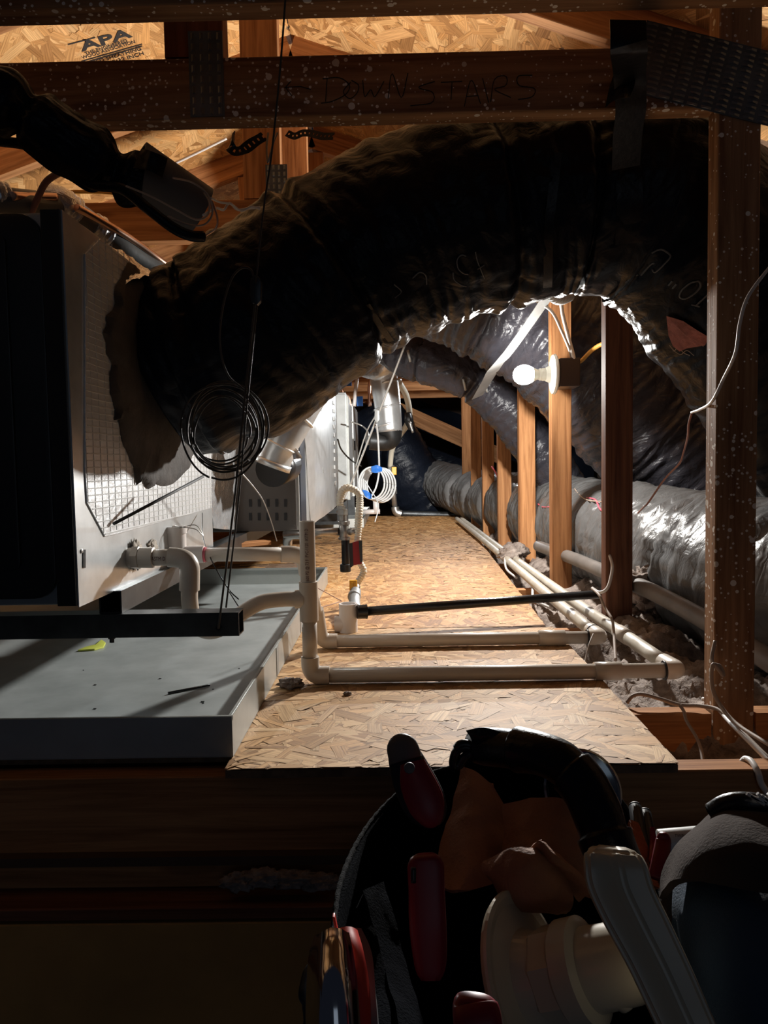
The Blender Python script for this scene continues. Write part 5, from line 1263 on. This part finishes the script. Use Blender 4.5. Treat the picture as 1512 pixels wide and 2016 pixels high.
# cream plastic tool: long bevelled arm, hub and round flange
ct_=thing('plastic_wrench','cream plastic hand tool with long flat arm, faceted nut and round disc','hand tool',P(1150,2000,.33))
def armsec(px0,py0,Y0,w,dep,bev_):
    """cross-section of the arm across the view: flat face and a bevelled right side"""
    a=P(px0-w,py0,Y0); b=P(px0+w,py0+6,Y0); ax=(b-a).normalized(); fr=(P(px0,py0,Y0)-C0).normalized(); W_=(b-a).length
    return [a+fr*dep, a+fr*.004, a+ax*W_*.06, a+ax*W_*.46, a+ax*W_*.58+fr*.0025, b-ax*W_*.04, b+fr*.005, b+fr*dep]
secs=[(1202,1662,.372,30,.010),(1203,1666,.368,44,.016),(1206,1676,.364,56,.022),(1212,1700,.360,64,.025),(1222,1745,.356,68,.026),(1252,1810,.350,69,.026),(1300,1905,.342,65,.026),(1348,2010,.334,63,.026),(1382,2080,.328,63,.026)]
V=[];Fc=[]
sm=spline([s for s in secs],40)
for s in sm: V+=armsec(*s[:4],s[4],0)
for i in range(39):
    for j in range(8): Fc.append((i*8+j,i*8+(j+1)%8,(i+1)*8+(j+1)%8,(i+1)*8+j))
Fc.append(tuple(range(8))[::-1]); Fc.append(tuple(range(39*8,40*8)))
o=fixn(obj('arm',V,Fc,'cream',ct_)); bm=bmesh.new(); bm.from_mesh(o.data)
bmesh.ops.bevel(bm,geom=[e for e in bm.edges if len(e.link_faces)==2 and e.calc_face_angle(0)>.35],offset=.0018,segments=3,affect='EDGES'); bm.to_mesh(o.data); bm.free(); shade(o,35)
fa_=P(1042,1932,.425); fe=P(1217,1835,.425); ax=(fe-fa_)+Vector((0,-.026,0)); ax.normalize()
lathe('flange',fa_,ax,[(-0.0068,0.0388),(-0.0034,0.0467),(0,0.0490),(0.0017,0.0485),(0.0023,0.0456),(0.0011,0.0410),(0.0034,0.0274),(0.0137,0.0239)],'cream',ct_,56)
lathe('faceted_nut',fa_+ax*0.0114,ax,[(0,0.0245),(0.0023,0.0268),(0.0205,0.0268),(0.0228,0.0245)],'cream',ct_,8)
o=ct_.children[-1]
for p in o.data.polygons: p.use_smooth=False
lathe('sleeve',fa_+ax*0.0251,ax,[(0,0.0251),(0.0023,0.0279),(0.0137,0.0279),(0.0160,0.0239)],'cream',ct_,40)
lathe('hub',fa_+ax*0.0388,ax,[(0,0.0194),(0.0023,0.0217),(0.0251,0.0205),(0.0342,0.0182)],'cream',ct_,36)
tube('lower_lug',[P(1185,1915,.400),P(1215,1950,.395),P(1238,1982,.392)],[.013,.010,.005],'cream',ct_,20,16)
# dark-blue bag at the right edge
bb=thing('cloth_bag','dark blue cloth bag with grey-brown top flap at the lower right edge','bag',P(1440,2000,.36))
rows=[[P(1330,1690,.46),P(1380,1680,.43),P(1450,1690,.42),P(1560,1720,.42)],[P(1312,1780,.44),P(1370,1770,.405),P(1450,1770,.39),P(1570,1790,.39)],[P(1318,1880,.42),P(1375,1880,.385),P(1460,1880,.37),P(1590,1890,.37)],[P(1345,2080,.40),P(1400,2080,.365),P(1480,2080,.35),P(1600,2080,.35)]]
patch('blue_body',rows,'bluecloth',bb,30,36,.004,16,.003)
rows=[[P(1392,1610,.47),P(1420,1582,.455),P(1470,1576,.45),P(1560,1590,.45)],[P(1345,1650,.455),P(1400,1625,.425),P(1470,1622,.415),P(1570,1640,.415)],[P(1315,1700,.45),P(1380,1680,.405),P(1460,1680,.39),P(1580,1690,.39)],[P(1302,1770,.44),P(1345,1735,.405),P(1450,1745,.388),P(1590,1770,.385)]]
patch('top_flap',rows,'greycloth',bb,30,30,.003,18,.004)
tube('dark_edge',[P(1402,1600,.45),P(1435,1582,.445),P(1480,1580,.44),P(1540,1592,.44)],.006,'tape_black',bb,12,30)
patch('side_cloth_strip',[[P(1312,1720,.45),P(1322,1712,.44)],[P(1300,1800,.44),P(1318,1800,.43)],[P(1316,1900,.42),P(1330,1900,.41)]],'greycloth',bb,8,16,0,20,.003)  # grey-brown cloth strip down the left side of the blue body
for i in range(7):
    a=P(1470+i*7,1562+(i%3)*4,.43); b=P(1500+i*4,1580+(i%2)*4,.43); tube('frayed_strand',[a,b],.0011,'white_wire',bb,6,4)
